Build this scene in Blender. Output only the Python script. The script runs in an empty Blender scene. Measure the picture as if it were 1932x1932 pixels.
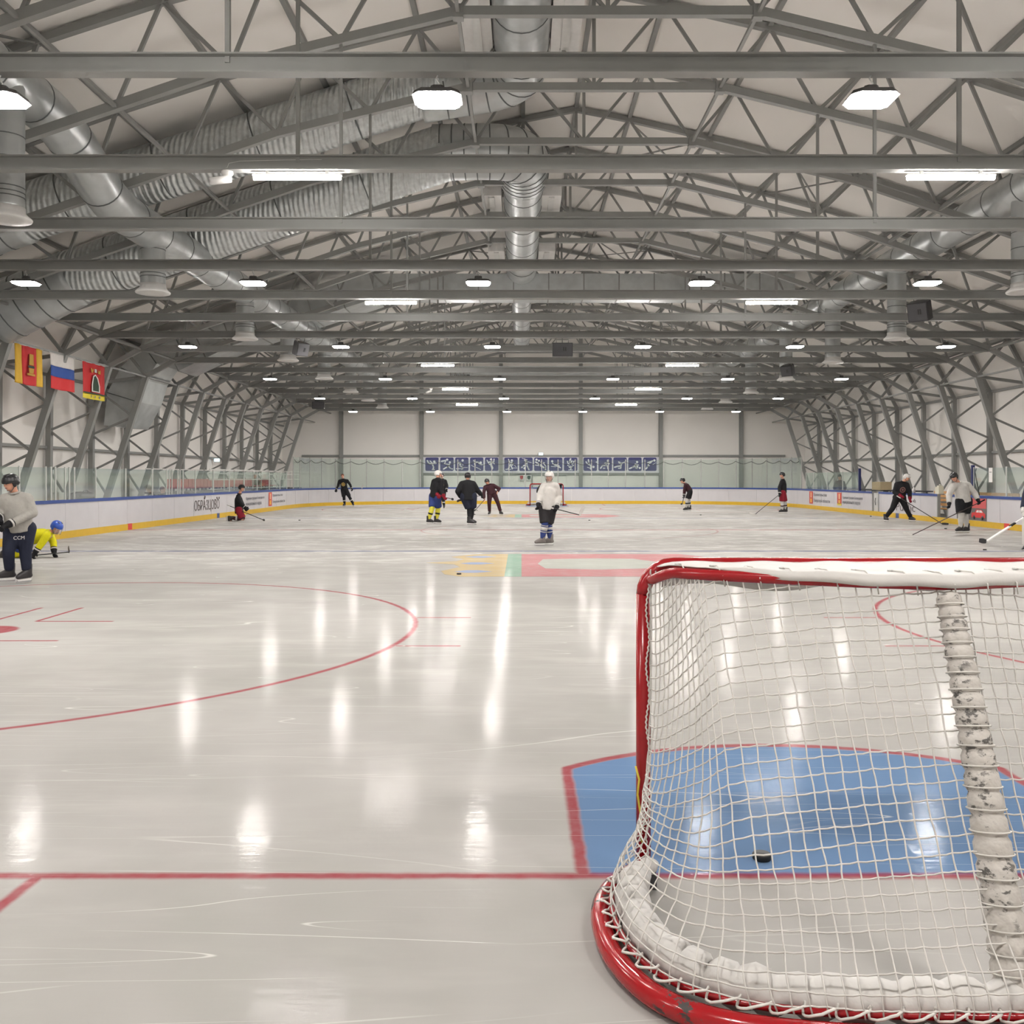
import bpy, math, random
from mathutils import Vector as V, Matrix
random.seed(7)
S = bpy.context.scene
C = bpy.context.collection
PI = math.pi
# ---------------------------------------------------------------- camera, world, exposure
CX, CY, CZ = -1.44, -3.75, 1.60
F, VX, VY = 1760.0, 984.0, 901.5          # focal length and vanishing point in pixels of the 1932 frame
cam = bpy.data.objects.new('camera', bpy.data.cameras.new('camera'))
C.objects.link(cam)
cam.location = (CX, CY, CZ)
cam.rotation_euler = (PI/2, 0, 0)
cam.data.sensor_width = 36
cam.data.lens = F/1932*36
cam.data.shift_x = -(VX-966)/1932
cam.data.shift_y = -(966-VY)/1932
cam.data.clip_start = 0.05
cam.data.clip_end = 300
S.camera = cam
w = bpy.data.worlds.new('world'); S.world = w; w.use_nodes = True
w.node_tree.nodes['Background'].inputs[0].default_value = (0.6, 0.65, 0.7, 1)
w.node_tree.nodes['Background'].inputs[1].default_value = 0.02
S.view_settings.view_transform = 'Standard'
S.view_settings.look = 'None'
S.view_settings.gamma = 1
S.view_settings.use_curve_mapping = False
S.view_settings.exposure = 1.0
LAMP_L, BATTEN_L = 170.0, 115.0           # radiance of the lamp diffusers
try:
    S.cycles.max_bounces = 7; S.cycles.diffuse_bounces = 4; S.cycles.glossy_bounces = 3; S.cycles.use_adaptive_sampling = True; S.cycles.adaptive_threshold = 0.08; S.cycles.adaptive_min_samples = 20
    S.cycles.transparent_max_bounces = 24; S.cycles.sample_clamp_indirect = 10.0
    S.cycles.use_denoising = True
except Exception: pass

def at(px, py, d):
    """world point seen at photo pixel (px, py) at depth d metres from the camera"""
    return V((CX+(px-VX)/F*d, CY+d, CZ+(VY-py)/F*d))

# ---------------------------------------------------------------- node expressions
class X:
    nt = None
    def __init__(s, v): s.v = v
    @staticmethod
    def m(op, a, b=None, c=None, clamp=False):
        n = X.nt.nodes.new('ShaderNodeMath'); n.operation = op; n.use_clamp = clamp
        for i, q in enumerate((a, b, c)):
            if q is None: continue
            if isinstance(q, X): q = q.v
            if isinstance(q, (int, float)): n.inputs[i].default_value = q
            else: X.nt.links.new(q, n.inputs[i])
        return X(n.outputs[0])
    def __add__(a, b): return X.m('ADD', a, b)
    def __radd__(a, b): return X.m('ADD', a, b)
    def __sub__(a, b): return X.m('SUBTRACT', a, b)
    def __rsub__(a, b): return X.m('SUBTRACT', b, a)
    def __mul__(a, b): return X.m('MULTIPLY', a, b)
    def __rmul__(a, b): return X.m('MULTIPLY', a, b)
    def __truediv__(a, b): return X.m('DIVIDE', a, b)
    def abs(a): return X.m('ABSOLUTE', a)
    def sqrt(a): return X.m('SQRT', a)
    def max(a, b): return X.m('MAXIMUM', a, b)
    def min(a, b): return X.m('MINIMUM', a, b)
    def step(a, lo, hi):
        n = X.nt.nodes.new('ShaderNodeMapRange'); n.interpolation_type = 'SMOOTHSTEP'
        X.nt.links.new(a.v, n.inputs[0]); n.inputs[1].default_value = lo; n.inputs[2].default_value = hi
        return X(n.outputs[0])
    def below(a, w, s=0.012): return 1-a.step(w-s, w+s)
def noise(vec, scale, detail=2, rough=0.5, dist=0.0):
    n = X.nt.nodes.new('ShaderNodeTexNoise')
    n.inputs['Scale'].default_value = scale; n.inputs['Detail'].default_value = detail
    n.inputs['Roughness'].default_value = rough; n.inputs['Distortion'].default_value = dist
    X.nt.links.new(vec, n.inputs['Vector'])
    return X(n.outputs['Fac'])
def mapping(vec, loc=(0,0,0), rot=(0,0,0), scale=(1,1,1)):
    n = X.nt.nodes.new('ShaderNodeMapping')
    n.inputs['Location'].default_value = loc; n.inputs['Rotation'].default_value = rot; n.inputs['Scale'].default_value = scale
    X.nt.links.new(vec, n.inputs['Vector']); return n.outputs[0]
def mixc(fac, a, b):
    n = X.nt.nodes.new('ShaderNodeMix'); n.data_type = 'RGBA'
    X.nt.links.new(fac.v, n.inputs['Factor'])
    for k, q in ((6, a), (7, b)):
        if isinstance(q, tuple): n.inputs[k].default_value = (*q, 1)
        else: X.nt.links.new(q, n.inputs[k])
    return n.outputs[2]
def srgb(r, g, b):
    f = lambda c: (c/255/12.92) if c/255 <= 0.04045 else ((c/255+0.055)/1.055)**2.4
    return (f(r), f(g), f(b))
MATS = {}
def mat(name, col, rough=0.5, metal=0.0, nscale=8, namt=0.12, bump=0.0, bscale=60, emit=0, spec=0.5, vec='Object', coat=0):
    if name in MATS: return MATS[name]
    m = bpy.data.materials.new(name); m.use_nodes = True
    nt = m.node_tree; b = nt.nodes['Principled BSDF']; X.nt = nt
    b.inputs['Roughness'].default_value = rough; b.inputs['Metallic'].default_value = metal
    b.inputs['Specular IOR Level'].default_value = spec
    b.inputs['Coat Weight'].default_value = coat
    tc = nt.nodes.new('ShaderNodeTexCoord').outputs[vec]
    n = noise(tc, nscale, 3)
    dk = tuple(c*(1-namt) for c in col); lt = tuple(min(1, c*(1+namt*0.5)) for c in col)
    nt.links.new(mixc(n, dk, lt), b.inputs['Base Color'])
    if bump:
        bp = nt.nodes.new('ShaderNodeBump'); bp.inputs['Strength'].default_value = bump; bp.inputs['Distance'].default_value = 0.01
        nt.links.new(noise(tc, bscale, 3).v, bp.inputs['Height']); nt.links.new(bp.outputs[0], b.inputs['Normal'])
    if emit:
        b.inputs['Emission Color'].default_value = (*col, 1); b.inputs['Emission Strength'].default_value = emit
    MATS[name] = m
    return m
steel = mat('painted_steel', (0.26, 0.262, 0.25), 0.5, 0.0, 3, 0.15)
galv = mat('galvanised_sheet', (0.56, 0.585, 0.585), 0.36, 0.6, 2.2, 0.35, 0.15, 9)
foil = mat('foil_insulation', (0.66, 0.69, 0.69), 0.28, 0.65, 9, 0.4, 0.7, 22)
seam_m = mat('duct_seam', (0.16, 0.17, 0.17), 0.5, 0.6)
white_pl = mat('white_plastic', (0.66, 0.65, 0.63), 0.4)
black_pl = mat('black_plastic', (0.018, 0.018, 0.02), 0.38)
wall_m = mat('membrane', (0.88, 0.85, 0.81), 0.75, 0, 0.35, 0.10, 0.25, 1.2)
endwall_m = mat('end_wall_panel', (0.82, 0.79, 0.75), 0.7, 0, 0.3, 0.10)
board_m = mat('board_white', (0.52, 0.505, 0.52), 0.35, 0, 2.0, 0.10)
yellow_m = mat('kick_yellow', srgb(205, 166, 38), 0.4, 0, 5, 0.15)
blue_m = mat('cap_blue', srgb(40, 66, 132), 0.35)
red_m = mat('goal_red', srgb(152, 20, 28), 0.22, 0, 6, 0.1)
alu = mat('aluminium', (0.62, 0.62, 0.60), 0.35, 0.4)
dkgrey = mat('dark_grey', (0.06, 0.06, 0.065), 0.5)
lamp_m = mat('lamp_diffuser', (1.0, 0.955, 0.915), 0.5, emit=LAMP_L, namt=0)
batten_m = mat('batten_diffuser', (1.0, 0.96, 0.925), 0.5, emit=BATTEN_L, namt=0)
lampcase = mat('lamp_housing', (0.055, 0.052, 0.05), 0.45)

def banded(m, axis, sc, st, dist=1.5):
    nt = m.node_tree; b = nt.nodes['Principled BSDF']; X.nt = nt
    w = nt.nodes.new('ShaderNodeTexWave'); w.wave_type = 'BANDS'; w.bands_direction = axis; w.inputs['Scale'].default_value = sc
    w.inputs['Distortion'].default_value = dist; w.inputs['Detail'].default_value = 2; w.inputs['Detail Scale'].default_value = 0.8
    g = nt.nodes.new('ShaderNodeNewGeometry'); nt.links.new(g.outputs['Position'], w.inputs['Vector'])
    bp = nt.nodes.new('ShaderNodeBump'); bp.inputs['Strength'].default_value = st; bp.inputs['Distance'].default_value = 0.03
    nt.links.new(w.outputs['Fac'], bp.inputs['Height'])
    nb = [n for n in nt.nodes if n.type == 'BUMP' and n != bp]
    if nb: nt.links.new(nb[0].outputs[0], bp.inputs['Normal'])
    nt.links.new(bp.outputs[0], b.inputs['Normal'])
banded(foil, 'X', 2.6, 0.8, 2.5)
def glass_mat():
    m = bpy.data.materials.new('rink_glass'); m.use_nodes = True; nt = m.node_tree
    nt.nodes.remove(nt.nodes['Principled BSDF']); out = nt.nodes['Material Output']
    tr = nt.nodes.new('ShaderNodeBsdfTransparent'); tr.inputs[0].default_value = (0.90, 0.945, 0.92, 1)
    gl = nt.nodes.new('ShaderNodeBsdfGlossy'); gl.inputs['Roughness'].default_value = 0.06; gl.inputs[0].default_value = (0.9, 0.95, 0.93, 1)
    df = nt.nodes.new('ShaderNodeBsdfDiffuse'); df.inputs[0].default_value = (0.62, 0.68, 0.65, 1)
    fr = nt.nodes.new('ShaderNodeFresnel'); fr.inputs[0].default_value = 1.45
    mm = nt.nodes.new('ShaderNodeMath'); mm.operation = 'MULTIPLY'; mm.inputs[1].default_value = 0.30; nt.links.new(fr.outputs[0], mm.inputs[0]); mx = nt.nodes.new('ShaderNodeMixShader'); nt.links.new(mm.outputs[0], mx.inputs[0]); nt.links.new(tr.outputs[0], mx.inputs[1]); nt.links.new(gl.outputs[0], mx.inputs[2])
    m2 = nt.nodes.new('ShaderNodeMixShader'); m2.inputs[0].default_value = 0.03; nt.links.new(mx.outputs[0], m2.inputs[1]); nt.links.new(df.outputs[0], m2.inputs[2])
    nt.links.new(m2.outputs[0], out.inputs[0])
    return m
glass = glass_mat()

GL = 49.9; MID = GL/2                      # goal line to goal line
def ice_mat():
    m = bpy.data.materials.new('ice'); m.use_nodes = True; nt = m.node_tree; X.nt = nt
    b = nt.nodes['Principled BSDF']
    geo = nt.nodes.new('ShaderNodeNewGeometry'); P = geo.outputs['Position']
    sp = nt.nodes.new('ShaderNodeSeparateXYZ'); nt.links.new(P, sp.inputs[0])
    wob = noise(P, 9, 2)*0.02-0.01
    x = X(sp.outputs[0])+wob; y = X(sp.outputs[1])+wob
    ym = MID-(y-MID).abs(); ax = x.abs()
    def box2(u, hu, v, hv, s=0.01): return u.abs().below(hu, s)*v.abs().below(hv, s)
    red = ym.abs().below(0.027, 0.02)
    red = red.max((y-MID).abs().below(0.15, 0.02)*0.75)
    r1 = ((ax-7.05)*(ax-7.05)+(ym-6.03)*(ym-6.03)).sqrt()
    red = red.max((r1-4.47).abs().below(0.028, 0.02)).max(r1.below(0.30, 0.03))
    rc = (x*x+(y-MID)*(y-MID)).sqrt()
    red = red.max((rc-4.5).abs().below(0.03, 0.03)*0.5)
    u = (ax-7.1).abs(); wv = (ym-6.03).abs()
    red = red.max(box2(u-0.68, 0.43, wv-0.62, 0.024)).max(box2(u-0.25, 0.024, wv-1.16, 0.55))
    u2 = (ax-7.05).abs()
    red = red.max(box2(u2-4.72, 0.31, wv-0.9, 0.022))
    red = red.max((ax-(3.38-ym*0.03)).abs().below(0.026, 0.015)*(0-ym).step(-0.01, 0.01))
    rg = (x*x+ym*ym).sqrt()
    inside = rg.below(1.86, 0.015)*ax.below(1.22, 0.015)*ym.step(-0.01, 0.01)
    edge = inside*(1-rg.below(1.80, 0.015)*ax.below(1.165, 0.015))
    red = red.max(edge)
    blue = (ym-16.6).abs().below(0.15, 0.02)
    n_big = noise(P, 0.35, 4, 0.6); n_mid = noise(mapping(P, scale=(0.5, 1.6, 1)), 1.3, 4, 0.62)
    base = mixc(n_big.step(0.3, 0.7), srgb(152, 150, 146), srgb(168, 166, 162))
    base = mixc(n_mid.step(0.45, 0.75)*0.35, base, srgb(184, 181, 177))
    worn = noise(P, 14, 3)*0.35+0.62
    base = mixc((inside-edge).max(0.0)*0.92, base, srgb(92, 122, 158))
    base = mixc(blue*worn*0.75, base, srgb(84, 92, 128))
    base = mixc(red*worn, base, srgb(142, 40, 54))
    # thin skate cuts: ridges of stretched noise in several directions
    tot = None
    for i, (a, sc, th) in enumerate(((0.12, 0.12, 0.0016), (1.2, 0.16, 0.0013), (-0.55, 0.10, 0.0014), (2.3, 0.14, 0.0012), (0.5, 0.2, 0.0014), (-0.2, 0.3, 0.002))):
        v = mapping(P, loc=(3.7*i, 9.1*i, 0), rot=(0, 0, a), scale=(sc, sc*16, 1))
        n = (noise(v, 1.0, 0, 0.4, 0.15)-0.5).abs().below(th, th*0.8)
        mask = noise(mapping(P, loc=(11*i, 5, 0)), 0.55, 2).step(0.50, 0.66)
        q = n*mask
        tot = q if tot is None else tot.max(q)
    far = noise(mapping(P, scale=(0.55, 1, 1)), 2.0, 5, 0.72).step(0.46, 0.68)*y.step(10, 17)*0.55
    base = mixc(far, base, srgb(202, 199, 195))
    snow = noise(P, 60, 3, 0.7).step(0.66, 0.74)*noise(P, 0.9, 4, 0.7).step(0.55, 0.75)
    marks = (tot*0.5).max(snow*0.5)
    base = mixc(marks, base, srgb(222, 220, 216))
    nt.links.new(base, b.inputs['Base Color'])
    b.inputs['IOR'].default_value = 1.33
    rg_ = noise(P, 2.0, 4, 0.6)*0.2+0.24+marks*0.3
    nt.links.new(rg_.v, b.inputs['Roughness'])
    b.inputs['Specular IOR Level'].default_value = 0.0
    b.inputs['Coat Weight'].default_value = 0.13; b.inputs['Coat IOR'].default_value = 1.30
    nt.links.new((noise(P, 1.3, 3)*0.10+0.06+marks*0.2).v, b.inputs['Coat Roughness'])
    h = noise(mapping(P, scale=(1, 0.6, 1)), 5, 4, 0.6)*1.0+noise(mapping(P, scale=(0.25, 2.2, 1)), 14, 3)*0.35+tot*-0.25
    bp = nt.nodes.new('ShaderNodeBump'); bp.inputs['Strength'].default_value = 0.10; bp.inputs['Distance'].default_value = 0.02
    nt.links.new(h.v, bp.inputs['Height']); nt.links.new(bp.outputs[0], b.inputs['Normal']); nt.links.new(bp.outputs[0], b.inputs['Coat Normal'])
    return m
ice = ice_mat()

# ---------------------------------------------------------------- mesh helpers
def link(name, me, parent=None, loc=None):
    o = bpy.data.objects.new(name, me); C.objects.link(o)
    if parent is not None: o.parent = parent
    if loc is not None: o.location = loc
    return o
def tag(o, label, cat, group=None):
    o['label'] = label; o['category'] = cat
    if group: o['group'] = group
    return o
def thing(name, label, cat, loc=(0, 0, 0), rotz=0, group=None):
    o = link(name, None, None, loc); o.rotation_euler = (0, 0, rotz); o.empty_display_size = 0.2
    return tag(o, label, cat, group)
def struct(o): o['kind'] = 'structure'; return o
def frame(d):
    d = d.normalized(); up = V((0, 0, 1)) if abs(d.z) < 0.95 else V((0, 1, 0))
    s = d.cross(up).normalized(); return s, s.cross(d).normalized()
class MB:
    def __init__(s): s.v = []; s.f = []; s.smooth = []
    def add(s, vs, fs, smooth=False):
        k = len(s.v); s.v += [tuple(q) for q in vs]
        s.f += [tuple(i+k for i in f) for f in fs]; s.smooth += [smooth]*len(fs); return s
    def box(s, lo, hi):
        x0, y0, z0 = lo; x1, y1, z1 = hi
        return s.add([(x0,y0,z0),(x1,y0,z0),(x1,y1,z0),(x0,y1,z0),(x0,y0,z1),(x1,y0,z1),(x1,y1,z1),(x0,y1,z1)],
                     [(0,3,2,1),(4,5,6,7),(0,1,5,4),(1,2,6,5),(2,3,7,6),(3,0,4,7)])
    def prof(s, a, b, pts, S_=None, U_=None):
        """extrude a closed 2D profile from a to b"""
        a = V(a); b = V(b); s_, u_ = frame(b-a)
        if S_ is not None: s_ = V(S_); u_ = V(U_)
        n = len(pts)
        vs = [a+s_*p[0]+u_*p[1] for p in pts]+[b+s_*p[0]+u_*p[1] for p in pts]
        fs = [(i, (i+1) % n, n+(i+1) % n, n+i) for i in range(n)]+[tuple(reversed(range(n))), tuple(range(n, 2*n))]
        return s.add(vs, fs)
    def bar(s, a, b, w, h=None):
        h = h or w
        return s.prof(a, b, [(-w/2, -h/2), (w/2, -h/2), (w/2, h/2), (-w/2, h/2)])
    def ibeam(s, a, b, w, h, t=0.018, tw=0.012):
        p = [(-w/2,-h/2),(w/2,-h/2),(w/2,-h/2+t),(tw/2,-h/2+t),(tw/2,h/2-t),(w/2,h/2-t),(w/2,h/2),(-w/2,h/2),(-w/2,h/2-t),(-tw/2,h/2-t),(-tw/2,-h/2+t),(-w/2,-h/2+t)]
        return s.prof(a, b, p)
    def tube(s, pts, r, n=8, closed=False, caps=True, flat=1.0):
        pts = [V(p) for p in pts]; m = len(pts)
        rs = r if isinstance(r, (list, tuple)) else [r]*m
        ds = []
        for i in range(m):
            if closed: d = pts[(i+1) % m]-pts[i-1]
            else: d = pts[min(i+1, m-1)]-pts[max(i-1, 0)]
            ds.append(d.normalized() if d.length > 1e-9 else V((0, 0, 1)))
        s_, u_ = frame(ds[0]); vs = []
        for i in range(m):
            s_ = (s_-ds[i]*s_.dot(ds[i])); s_ = s_.normalized() if s_.length > 1e-6 else frame(ds[i])[0]
            u_ = s_.cross(ds[i])
            for k in range(n):
                a = 2*PI*k/n; vs.append(pts[i]+s_*math.cos(a)*rs[i]+u_*math.sin(a)*rs[i]*flat)
        fs = []
        for i in range(m if closed else m-1):
            j = (i+1) % m
            for k in range(n): fs.append((i*n+k, j*n+k, j*n+(k+1) % n, i*n+(k+1) % n))
        if caps and not closed: fs += [tuple(range(n)), tuple(reversed(range((m-1)*n, m*n)))]
        return s.add(vs, fs, True)
    def lathe(s, c, axis, prof, n=20, sx=1.0):
        c = V(c); a = V(axis).normalized(); s_, u_ = frame(a); m = len(prof); vs = []
        for r, z in prof:
            for k in range(n):
                t = 2*PI*k/n; vs.append(c+a*z+s_*math.cos(t)*r*sx+u_*math.sin(t)*r)
        fs = [(i*n+k, (i+1)*n+k, (i+1)*n+(k+1) % n, i*n+(k+1) % n) for i in range(m-1) for k in range(n)]
        fs += [tuple(range(n)), tuple(reversed(range((m-1)*n, m*n)))]
        return s.add(vs, fs, True)
    def cap(s, a, b, ra, rb, side=None, flat=1.0, ea=True, eb=True, n=12):
        """tapered limb with rounded ends"""
        a = V(a); b = V(b); d = b-a
        if d.length < 1e-5: d = V((0, 0, 1e-4))
        L = d.length; dn = d/L
        if side is None: s_, u_ = frame(dn)
        else: s_ = V(side); s_ = (s_-dn*s_.dot(dn)).normalized(); u_ = s_.cross(dn)
        st = []
        if ea:
            for t in (80, 55, 28): st.append((ra*math.cos(math.radians(t)), -ra*math.sin(math.radians(t))))
        st.append((ra, 0)); st.append(((ra+rb)/2, L/2)); st.append((rb, L))
        if eb:
            for t in (28, 55, 80): st.append((rb*math.cos(math.radians(t)), L+rb*math.sin(math.radians(t))))
        vs = []
        for r, z in st:
            for k in range(n):
                t = 2*PI*k/n; vs.append(a+dn*z+s_*math.cos(t)*r+u_*math.sin(t)*r*flat)
        m = len(st)
        fs = [(i*n+k, i*n+(k+1) % n, (i+1)*n+(k+1) % n, (i+1)*n+k) for i in range(m-1) for k in range(n)]
        fs += [tuple(reversed(range(n))), tuple(range((m-1)*n, m*n))]
        return s.add(vs, fs, True)
    def ell(s, c, rx, ry, rz, B=None, n=14, m=9, lo=-90, hi=90):
        c = V(c); B = B or (V((1,0,0)), V((0,1,0)), V((0,0,1))); vs = []
        for i in range(m):
            t = math.radians(lo+(hi-lo)*i/(m-1)); ct, sn = math.cos(t), math.sin(t)
            if abs(ct) < 1e-3: ct = 0.02
            for k in range(n):
                p = 2*PI*k/n; vs.append(c+B[0]*rx*ct*math.cos(p)+B[1]*ry*ct*math.sin(p)+B[2]*rz*sn)
        fs = [(i*n+k, i*n+(k+1) % n, (i+1)*n+(k+1) % n, (i+1)*n+k) for i in range(m-1) for k in range(n)]
        fs += [tuple(reversed(range(n))), tuple(range((m-1)*n, m*n))]
        return s.add(vs, fs, True)
    def poly(s, pts, N, th):
        """flat polygon with thickness th along N"""
        N = V(N); n = len(pts); vs = [V(p) for p in pts]+[V(p)+N*th for p in pts]
        return s.add(vs, [tuple(range(n)), tuple(reversed(range(n, 2*n)))]+[(i, n+i, n+(i+1) % n, (i+1) % n) for i in range(n)])
    def mesh(s, name, mt):
        me = bpy.data.meshes.new(name); me.from_pydata(s.v, [], s.f); me.materials.append(mt)
        me.polygons.foreach_set('use_smooth', s.smooth); me.update(); return me
    def build(s, name, mt, parent=None, loc=None):
        return link(name, s.mesh(name, mt), parent, loc)
def remesh(o, vox, sm=3):
    md = o.modifiers.new('r', 'REMESH'); md.mode = 'VOXEL'; md.voxel_size = vox; md.use_smooth_shade = True
    m2 = o.modifiers.new('s', 'SMOOTH'); m2.iterations = sm; m2.factor = 0.5
    return o
def text_mesh(name, body, size, mt, parent, loc, dx, dz, nrm, sx=1.0, align='LEFT', shear=0):
    cu = bpy.data.curves.new(name, 'FONT'); cu.body = body; cu.size = size; cu.extrude = 0.002; cu.align_x = align; cu.resolution_u = 3; cu.shear = shear
    tmp = bpy.data.objects.new('tmp', cu); C.objects.link(tmp)
    dg = bpy.context.evaluated_depsgraph_get()
    me = bpy.data.meshes.new_from_object(tmp.evaluated_get(dg))
    bpy.data.objects.remove(tmp); me.name = name
    me.materials.clear(); me.materials.append(mt)
    o = link(name, me, parent)
    dx, dz, nrm = V(dx), V(dz), V(nrm)
    M = Matrix(((dx.x*sx, dz.x, nrm.x, loc[0]), (dx.y*sx, dz.y, nrm.y, loc[1]), (dx.z*sx, dz.z, nrm.z, loc[2]), (0, 0, 0, 1)))
    me.transform(M)
    return o
def lerp(a, b, t): return a+(b-a)*t

# ---------------------------------------------------------------- the shell
Y0, Y1 = -9.0, 57.3
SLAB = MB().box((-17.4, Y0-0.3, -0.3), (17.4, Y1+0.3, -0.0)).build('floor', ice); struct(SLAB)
conc = mat('walkway_rubber', (0.09, 0.09, 0.09), 0.8)
for sx in (-1, 1):
    struct(MB().box((min(sx*13.62, sx*17.4), Y0, 0.001), (max(sx*13.62, sx*17.4), Y1, 0.02)).build('floor_walkway', conc))
struct(MB().box((-13.62, 53.6, 0.001), (13.62, Y1, 0.02)).build('floor_walkway', conc))
OUT = [(0, 11.3), (1.4, 11.03), (3.5, 10.55), (5.67, 10.02), (7.44, 9.56), (9.5, 8.89), (11.4, 8.22), (13.4, 7.5), (16.05, 6.6), (16.9, 4.98)]
LOW = [(0, 9.37), (2.5, 9.37), (4.45, 8.9), (6.3, 8.45), (8.2, 7.8), (10.1, 7.15), (12.0, 6.5), (13.9, 5.83), (14.95, 5.25)]
def skin(pts, name):
    mb = MB()
    for i in range(len(pts)-1):
        (xa, za), (xb, zb) = pts[i], pts[i+1]; n = V((zb-za, 0, -(xb-xa))).normalized()
        if n.z < 0 or (abs(n.z) < 0.01 and n.x*xa < 0): n = -n
        ny = 22
        for j in range(ny):
            ya, yb = lerp(Y0, Y1, j/ny), lerp(Y0, Y1, (j+1)/ny)
            mb.add([(xa, ya, za), (xb, ya, zb), (xb, yb, zb), (xa, yb, za)], [(0, 1, 2, 3)])
    o = mb.build(name, wall_m); md = o.modifiers.new('t', 'SOLIDIFY'); md.thickness = 0.05; md.offset = 0
    return struct(o)
offs = [(x*1.006, z+0.13) for x, z in OUT[:9]]
skin([(-x, z) for x, z in reversed(offs)]+offs[1:], 'ceiling')
skin([(-offs[8][0], offs[8][1]), (-17.12, 5.0), (-17.12, 0)], 'wall_left')
skin([(offs[8][0], offs[8][1]), (17.12, 5.0), (17.12, 0)], 'wall_right')
gable = [(-17.15, 0), (17.15, 0), (17.15, 5.0)]+[(x, z) for x, z in reversed(offs)]+[(-x, z) for x, z in offs[1:]]+[(-17.15, 5.0)]
struct(MB().poly([(x, Y1, z) for x, z in gable], (0, 1, 0), 0.06).build('wall_back', endwall_m))
struct(MB().poly([(x, Y0, z) for x, z in gable], (0, -1, 0), 0.06).build('wall_front', endwall_m))

# ---------------------------------------------------------------- roof trusses, each with its members
FRY = [5.81+3.0*n for n in range(-3, 17)]
def legx(z): return 14.95+(5.25-z)*0.324
protos = []
def pm(name, mb): protos.append((name, mb.mesh(name, steel)))
for sx in (-1, 1):
    P3 = lambda q: V((sx*q[0], 0, q[1]))
    for i in range(len(OUT)-1): pm('top_chord', MB().bar(P3(OUT[i]), P3(OUT[i+1]), 0.13, 0.13))
    for i in range(1, len(LOW)-1): pm('bottom_chord', MB().bar(P3(LOW[i]), P3(LOW[i+1]), 0.13, 0.15))
    for a, b in ((0,1),):
        pm('web_bar', MB().bar(P3(LOW[0]), P3(OUT[1]), 0.06))
    for i in range(1, 8):
        pm('web_bar', MB().bar(P3(OUT[i]), P3(LOW[i]), 0.06))
        pm('web_bar', MB().bar(P3(LOW[i]), P3(OUT[i+1]), 0.065))
    pm('web_bar', MB().bar(P3(LOW[8]), P3(OUT[8]), 0.09)); pm('web_bar', MB().bar(P3(LOW[8]), P3(OUT[9]), 0.10))
    pm('inner_leg', MB().bar(P3(LOW[8]), P3((legx(0.02), 0.02)), 0.19, 0.17))
    pm('outer_column', MB().bar(P3(OUT[9]), P3((16.93, 0.02)), 0.17, 0.17))
    zz = [(16.9, 4.9), (legx(3.8), 3.8), (16.9, 3.15), (legx(2.35), 2.35), (16.9, 1.85), (legx(0.95), 0.95), (16.9, 0.5)]
    for i in range(6): pm('web_bar', MB().bar(P3(zz[i]), P3(zz[i+1]), 0.065))
    pm('hanger_rod', MB().bar((sx*4.45, 0, 5.85), (sx*4.45, 0, 8.9), 0.05))
    pm('node_plate', MB().box((sx*2.5-0.09, -0.09, 9.25), (sx*2.5+0.09, 0.09, 9.47)))
pm('bottom_chord', MB().bar((-2.5, 0, 9.37), (2.5, 0, 9.37), 0.13, 0.15))
pm('web_bar', MB().bar((0, 0, 9.37), (0, 0, 11.3), 0.07))
pm('tie_beam', MB().ibeam((-13.9, 0, 5.83), (13.9, 0, 5.83), 0.16, 0.20))
ordn = ('first second third fourth fifth sixth seventh eighth ninth tenth eleventh twelfth thirteenth fourteenth fifteenth sixteenth seventeenth eighteenth nineteenth twentieth twenty-first twenty-second twenty-third twenty-fourth twenty-fifth twenty-sixth twenty-seventh twenty-eighth twenty-ninth thirtieth thirty-first thirty-second thirty-third thirty-fourth thirty-fifth').split()
for k, y in enumerate(FRY):
    t = thing('roof_truss', '', 'truss', (0, y, 0), 0, 'steel roof trusses over the rink')
    j = k-3
    carries = {0: 'with the big rectangular lamps', 1: 'with the first pair of tube lights'}.get(j, 'over the ice')
    t['label'] = (f'grey steel truss across the rink whose tie beam is {ordn[j]} from the top' if j >= 0 else
                  f'grey steel truss above the near goal, {ordn[-j-1]} before the topmost beam')
    for n, me in protos: link(n, me, t)
# longitudinal members
def longit(label, pts, wd, name='purlin', cat='purlin', mt=steel, y0=Y0+0.1, y1=Y1-0.1):
    for i, (x, z, lb) in enumerate(pts):
        o = MB().bar((x, y0, z), (x, y1, z), wd, wd).build(name, mt); tag(o, lb, cat, label)
pl = []
for i, (x, z) in enumerate(OUT[:9]):
    for sx in ((1,) if i == 0 else (-1, 1)):
        sd = 'right' if sx > 0 else 'left'
        pl.append((sx*x, z+0.06, 'grey steel ridge purlin along the highest line of the roof' if i == 0 else f'grey steel roof purlin, {ordn[i-1]} from the ridge on the {sd} slope'))
longit('purlins under the roof membrane', pl, 0.10)
lo = []
for i, nm in ((1, 'at the bend of the bottom chords near the ridge'), (4, 'along the bottom chords mid slope'), (7, 'at the tie beam ends'), (8, 'along the eaves knees above the inner legs')):
    for sx in (-1, 1):
        lo.append((sx*LOW[i][0], LOW[i][1]-0.02, f'thin steel rail {nm}, {"right" if sx>0 else "left"} side'))
longit('longitudinal rails along the bottom chords', lo, 0.06, 'brace_rail', 'rail')
ga = []
for z, nm in ((4.98, 'at the top of the outer columns'), (2.6, 'halfway up the outer columns')):
    for sx in (-1, 1): ga.append((sx*16.98, z, f'grey steel wall girt {nm}, {"right" if sx>0 else "left"} wall'))
longit('wall girts', ga, 0.09, 'wall_girt', 'girt')
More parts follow.
